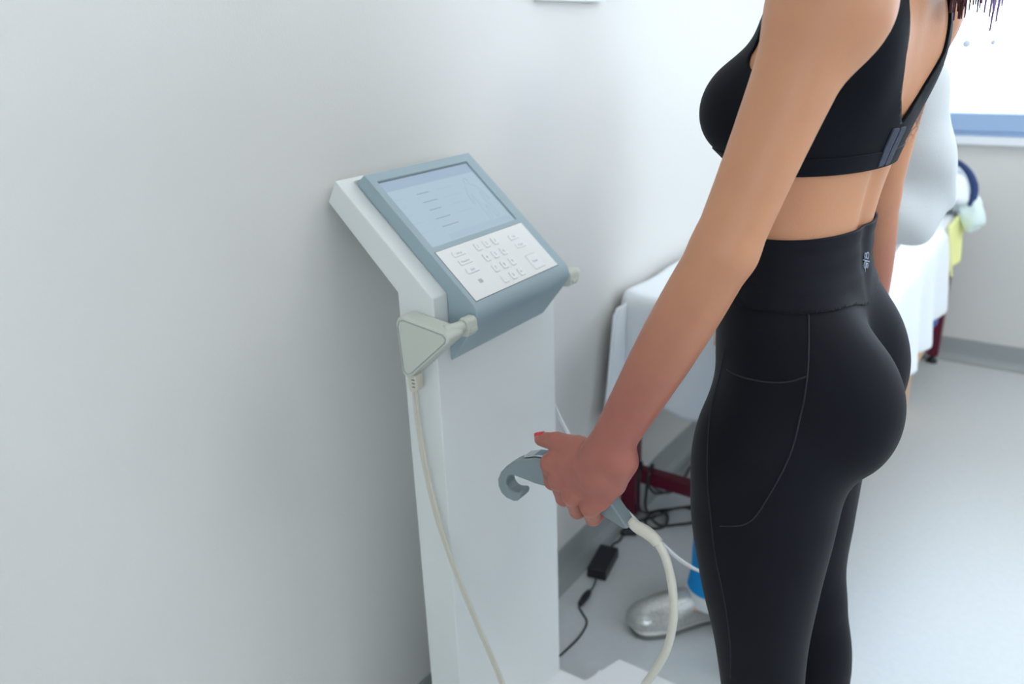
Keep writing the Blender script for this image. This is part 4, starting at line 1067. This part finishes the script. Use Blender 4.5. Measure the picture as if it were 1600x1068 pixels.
# white sheet: one cloth, falling over the open side and the near end
def sheet():
    nx, ny = 90, 170
    top = BZ + .040; ex, ey = BX1 + .012, BY0 - .012
    vs = np.zeros(((nx + 1), (ny + 1), 3))
    for i in range(nx + 1):
        s_ = -.0 + i / nx * (ex - .025 + .36)
        for j in range(ny + 1):
            t_ = -.34 + j / ny * (3.72 - ey + .34)
            x = .025 + s_; y = ey + t_
            a = max(0, x - ex); b_ = max(0, ey - y)
            if a > 0: a *= (.94 - .12 * (y - 2.6) + .03 * math.sin(y * 9.7)) * (1 - .93 * min(1, max(0, (y - 3.14) / .14)))
            if b_ > 0: b_ *= .88 + .10 * math.sin(x * 11 - 1.0)
            px_, py_ = min(x, ex), max(y, ey); z = top
            if a > 0 or b_ > 0:
                r = math.hypot(a, b_); ua, ub = a / r, b_ / r
                fold = math.sin(y * 21 + .6 * math.sin(y * 7)) * ua + math.sin(x * 26 + 1.2) * ub
                R_ = .022
                if r < R_ * 1.57: out = R_ * math.sin(r / R_); z = top - R_ * (1 - math.cos(r / R_))
                else:
                    dd = r - R_ * 1.57; out = R_ + .004 + min(dd, .3) * (.05 + .07 * fold) * (1 if ua > .3 else .32); z = top - R_ - dd * .985
                px_ += out * ua; py_ -= out * ub
            z += .0035 * math.sin(x * 17 + y * 6) * math.sin(y * 9) + .0022 * math.sin(x * 40 - y * 23)
            vs[i, j] = (max(px_, .012), py_, z)
    idx = lambda i, j: i * (ny + 1) + j
    fs = [(idx(i, j), idx(i + 1, j), idx(i + 1, j + 1), idx(i, j + 1)) for i in range(nx) for j in range(ny)]
    o = mesh_obj('bed_sheet', vs.reshape(-1, 3), fs, M['sheet'], None, True)
    m = o.modifiers.new('s', 'SOLIDIFY'); m.thickness = .003; m.offset = 1
    return tag(o, 'white cotton sheet draped over the examination bed, hanging down its open side', 'sheet')
sh = sheet()
# slack folds of the sheet hanging at the wall corner of the near end
def hang(name, top, bot, amp, fr, ph, parent, mat, nx=26, nz=20, thick=.003):
    vs = []
    for j in range(nz + 1):
        v = j / nz
        A = np.array(top[0]) * (1 - v) + np.array(bot[0]) * v; B = np.array(top[1]) * (1 - v) + np.array(bot[1]) * v
        for i in range(nx + 1):
            u = i / nx; p = A * (1 - u) + B * u
            n_ = np.array((1., .3, 0)); vs.append(p + n_ * amp * (.3 + .7 * v) * math.sin(u * fr + ph + v * .8))
    fs = [(j * (nx + 1) + i, j * (nx + 1) + i + 1, (j + 1) * (nx + 1) + i + 1, (j + 1) * (nx + 1) + i) for j in range(nz) for i in range(nx)]
    o = mesh_obj(name, vs, fs, mat, parent, True); m = o.modifiers.new('s', 'SOLIDIFY'); m.thickness = thick; m.offset = 0
    return o
hang('corner_fold', [(.026, 1.80, .700), (.040, 1.885, .735)], [(.028, 1.725, .40), (.055, 1.875, .38)], .014, 12.5, .6, sh, M['sheet'])
# pillow-like white bundle at the far end
def blob_obj(name, field, lo, hi, h, mat, parent=None, label=None):
    X, Q = surface(field, lo, hi, h); return np_obj(name, X, Q, mat, parent, True, label)
I3 = np.eye(3)
def pil(P):
    q = (P - np.array((.42, 3.33, .828))) / np.array((.235, .24, .078))
    r = (np.abs(q)**2.6).sum(1)**(1 / 2.6)
    return (r - 1) * .078 + .006 * np.sin(P[:, 0] * 38 + P[:, 1] * 22) * np.sin(P[:, 1] * 17) + .004 * np.sin(P[:, 2] * 60 + P[:, 0] * 30)
tag(blob_obj('pillow', pil, (.10, 3.0, .72), (.75, 3.64, 1.0), .012, M['sheet']), 'crumpled white pillow at the window end of the bed', 'pillow')
tag(tube('rolled_garment', [(.50, 3.46, .912), (.58, 3.42, .908), (.635, 3.34, .888), (.668, 3.28, .850), (.678, 3.24, .815), (.672, 3.21, .790)], [.006, .010, .012, .014, .013, .006], M['navy'], None, 10, 8, label=''), 'navy blue rolled garment lying over the outer edge of the pillow', 'garment')
def bundle(P):
    d = d_ell(P, (.668, 3.27, .775), (.040, .06, .045)); d = smin(d, d_ell(P, (.690, 3.24, .735), (.034, .045, .042)), .03)
    return d + .006 * np.sin(P[:, 0] * 90 + P[:, 2] * 50) * np.sin(P[:, 1] * 60)
tag(blob_obj('cloth_bundle', bundle, (.55, 3.1, .66), (.78, 3.38, .88), .008, M['pale_green']), 'pale greenish-white cloth bundle tucked beside the pillow', 'cloth')
yt = hang('towel', [(.638, 3.02, .752), (.650, 3.34, .752)], [(.650, 3.13, .545), (.665, 3.24, .60)], .010, 9, .2, None, M['yellow'])
tag(yt, 'pale yellow towel hanging over the bed side under the pillow', 'towel')
def bag(P):
    return d_rbox(P, (.52, 3.50, .292), (.075, .10, .073), .03, I3) + .005 * np.sin(P[:, 0] * 70 + P[:, 2] * 60) * np.sin(P[:, 1] * 50)
bg = blob_obj('bag', bag, (.40, 3.36, .20), (.64, 3.64, .39), .008, M['blue_bag']); tag(bg, 'small blue bag on the shelf under the far end of the bed', 'bag')
def bag2(P):
    return d_ell(P, (.560, 3.42, .405), (.055, .07, .036)) + .004 * np.sin(P[:, 0] * 80 + P[:, 1] * 60)
tag(blob_obj('garment', bag2, (.48, 3.32, .35), (.64, 3.52, .46), .007, M['dark_teal']), 'dark teal bundled garment lying on the blue bag', 'garment')
# open kraft board box on the floor under the bed
kb = empty('cardboard_box', 'open brown cardboard box on the floor under the bed', 'box', (.47, 3.12, 0))
kx0, kx1, ky0, ky1, kh = .36, .575, 2.98, 3.20, .34
box('side_panel', (kx0, ky0, 0), (kx1, ky0 + .004, kh), M['kraft'], kb); box('side_panel', (kx0, ky1 - .004, 0), (kx1, ky1, kh), M['kraft'], kb)
box('side_panel', (kx0, ky0 + .004, 0), (kx0 + .004, ky1 - .004, kh), M['kraft'], kb); box('side_panel', (kx1 - .004, ky0 + .004, 0), (kx1, ky1 - .004, kh), M['kraft'], kb)
box('bottom_panel', (kx0 + .004, ky0 + .004, .0), (kx1 - .004, ky1 - .004, .004), M['kraft'], kb)
mesh_obj('flap', [(kx1, ky0, kh), (kx1, ky1, kh), (kx1 + .03, ky1, kh - .10), (kx1 + .03, ky0, kh - .10), (kx1 + .003, ky0, kh), (kx1 + .003, ky1, kh), (kx1 + .033, ky1, kh - .10), (kx1 + .033, ky0, kh - .10)],
         [(0, 1, 2, 3), (7, 6, 5, 4), (0, 4, 5, 1), (1, 5, 6, 2), (2, 6, 7, 3), (3, 7, 4, 0)], M['kraft'], kb)
# ================================================================ power adapter and cables on the floor
ad = empty('power_adapter', 'black power adapter with its leads on the floor beside the wall', 'power adapter', (.07, 1.68, 0))
ca, sa = math.cos(math.radians(101)), math.sin(math.radians(101))
frame_box('case', (.072, 1.675, .0005), (ca, sa, 0), (-sa, ca, 0), (0, 0, 1), (-.060, .060), (-.027, .027), (0, .032), M['black_plastic'], ad, .004)
tube('dc_lead', [(.087, 1.612, .015), (.095, 1.585, .008), (.098, 1.555, .005), (.102, 1.515, .0045), (.104, 1.490, .0045), (.122, 1.475, .0035), (.150, 1.450, .003), (.160, 1.400, .003), (.158, 1.350, .003), (.150, 1.30, .003), (.12, 1.24, .004)], .0024, M['black_cable'], ad, 8, 8)
tube('ferrite', [(.0985, 1.552, .0095), (.101, 1.53, .0095), (.104, 1.495, .0095)], [.007, .0095, .0095, .007], M['black_plastic'], ad, 12, 4)
tube('mains_lead', [(.062, 1.735, .016), (.056, 1.765, .016), (.058, 1.80, .010), (.052, 1.835, .008)], [.006, .0035, .0035, .0035], M['black_cable'], ad, 8, 6)
tube('plug', [(.050, 1.830, .012), (.060, 1.850, .014), (.085, 1.858, .014)], [.008, .013, .010], M['black_plastic'], ad, 10, 4)
cc = empty('cable_coil', 'tangled black cable looped around the bordeaux crossbar under the bed', 'cable', (.07, 2.0, 0))
tube('cable', [(.30, 2.55, .006), (.22, 2.50, .006), (.10, 2.45, .006), (.065, 2.40, .006), (.060, 2.31, .006), (.068, 2.25, .006), (.075, 2.16, .01), (.062, 2.03, .05), (.056, 1.955, .15), (.060, 1.930, .206), (.075, 1.885, .204), (.078, 1.875, .15), (.070, 1.90, .07), (.060, 1.97, .012), (.090, 2.01, .006), (.120, 1.995, .006), (.135, 1.94, .006), (.105, 1.91, .006), (.075, 1.935, .008), (.078, 1.99, .01), (.12, 2.04, .008), (.20, 2.12, .006), (.34, 2.20, .006)], .0042, M['black_cable'], cc, 8, 8)
tube('cable', [(.36, 2.40, .006), (.25, 2.32, .006), (.14, 2.26, .006), (.085, 2.21, .006), (.075, 2.10, .02), (.085, 1.96, .12), (.095, 1.933, .206), (.105, 1.885, .204), (.105, 1.872, .15), (.098, 1.89, .08), (.12, 1.93, .012), (.165, 1.97, .006), (.200, 2.01, .006), (.190, 2.06, .006), (.15, 2.07, .006), (.12, 2.03, .012), (.10, 1.97, .014), (.055, 1.90, .014), (.052, 1.862, .012)], .0042, M['black_cable'], cc, 8, 8)
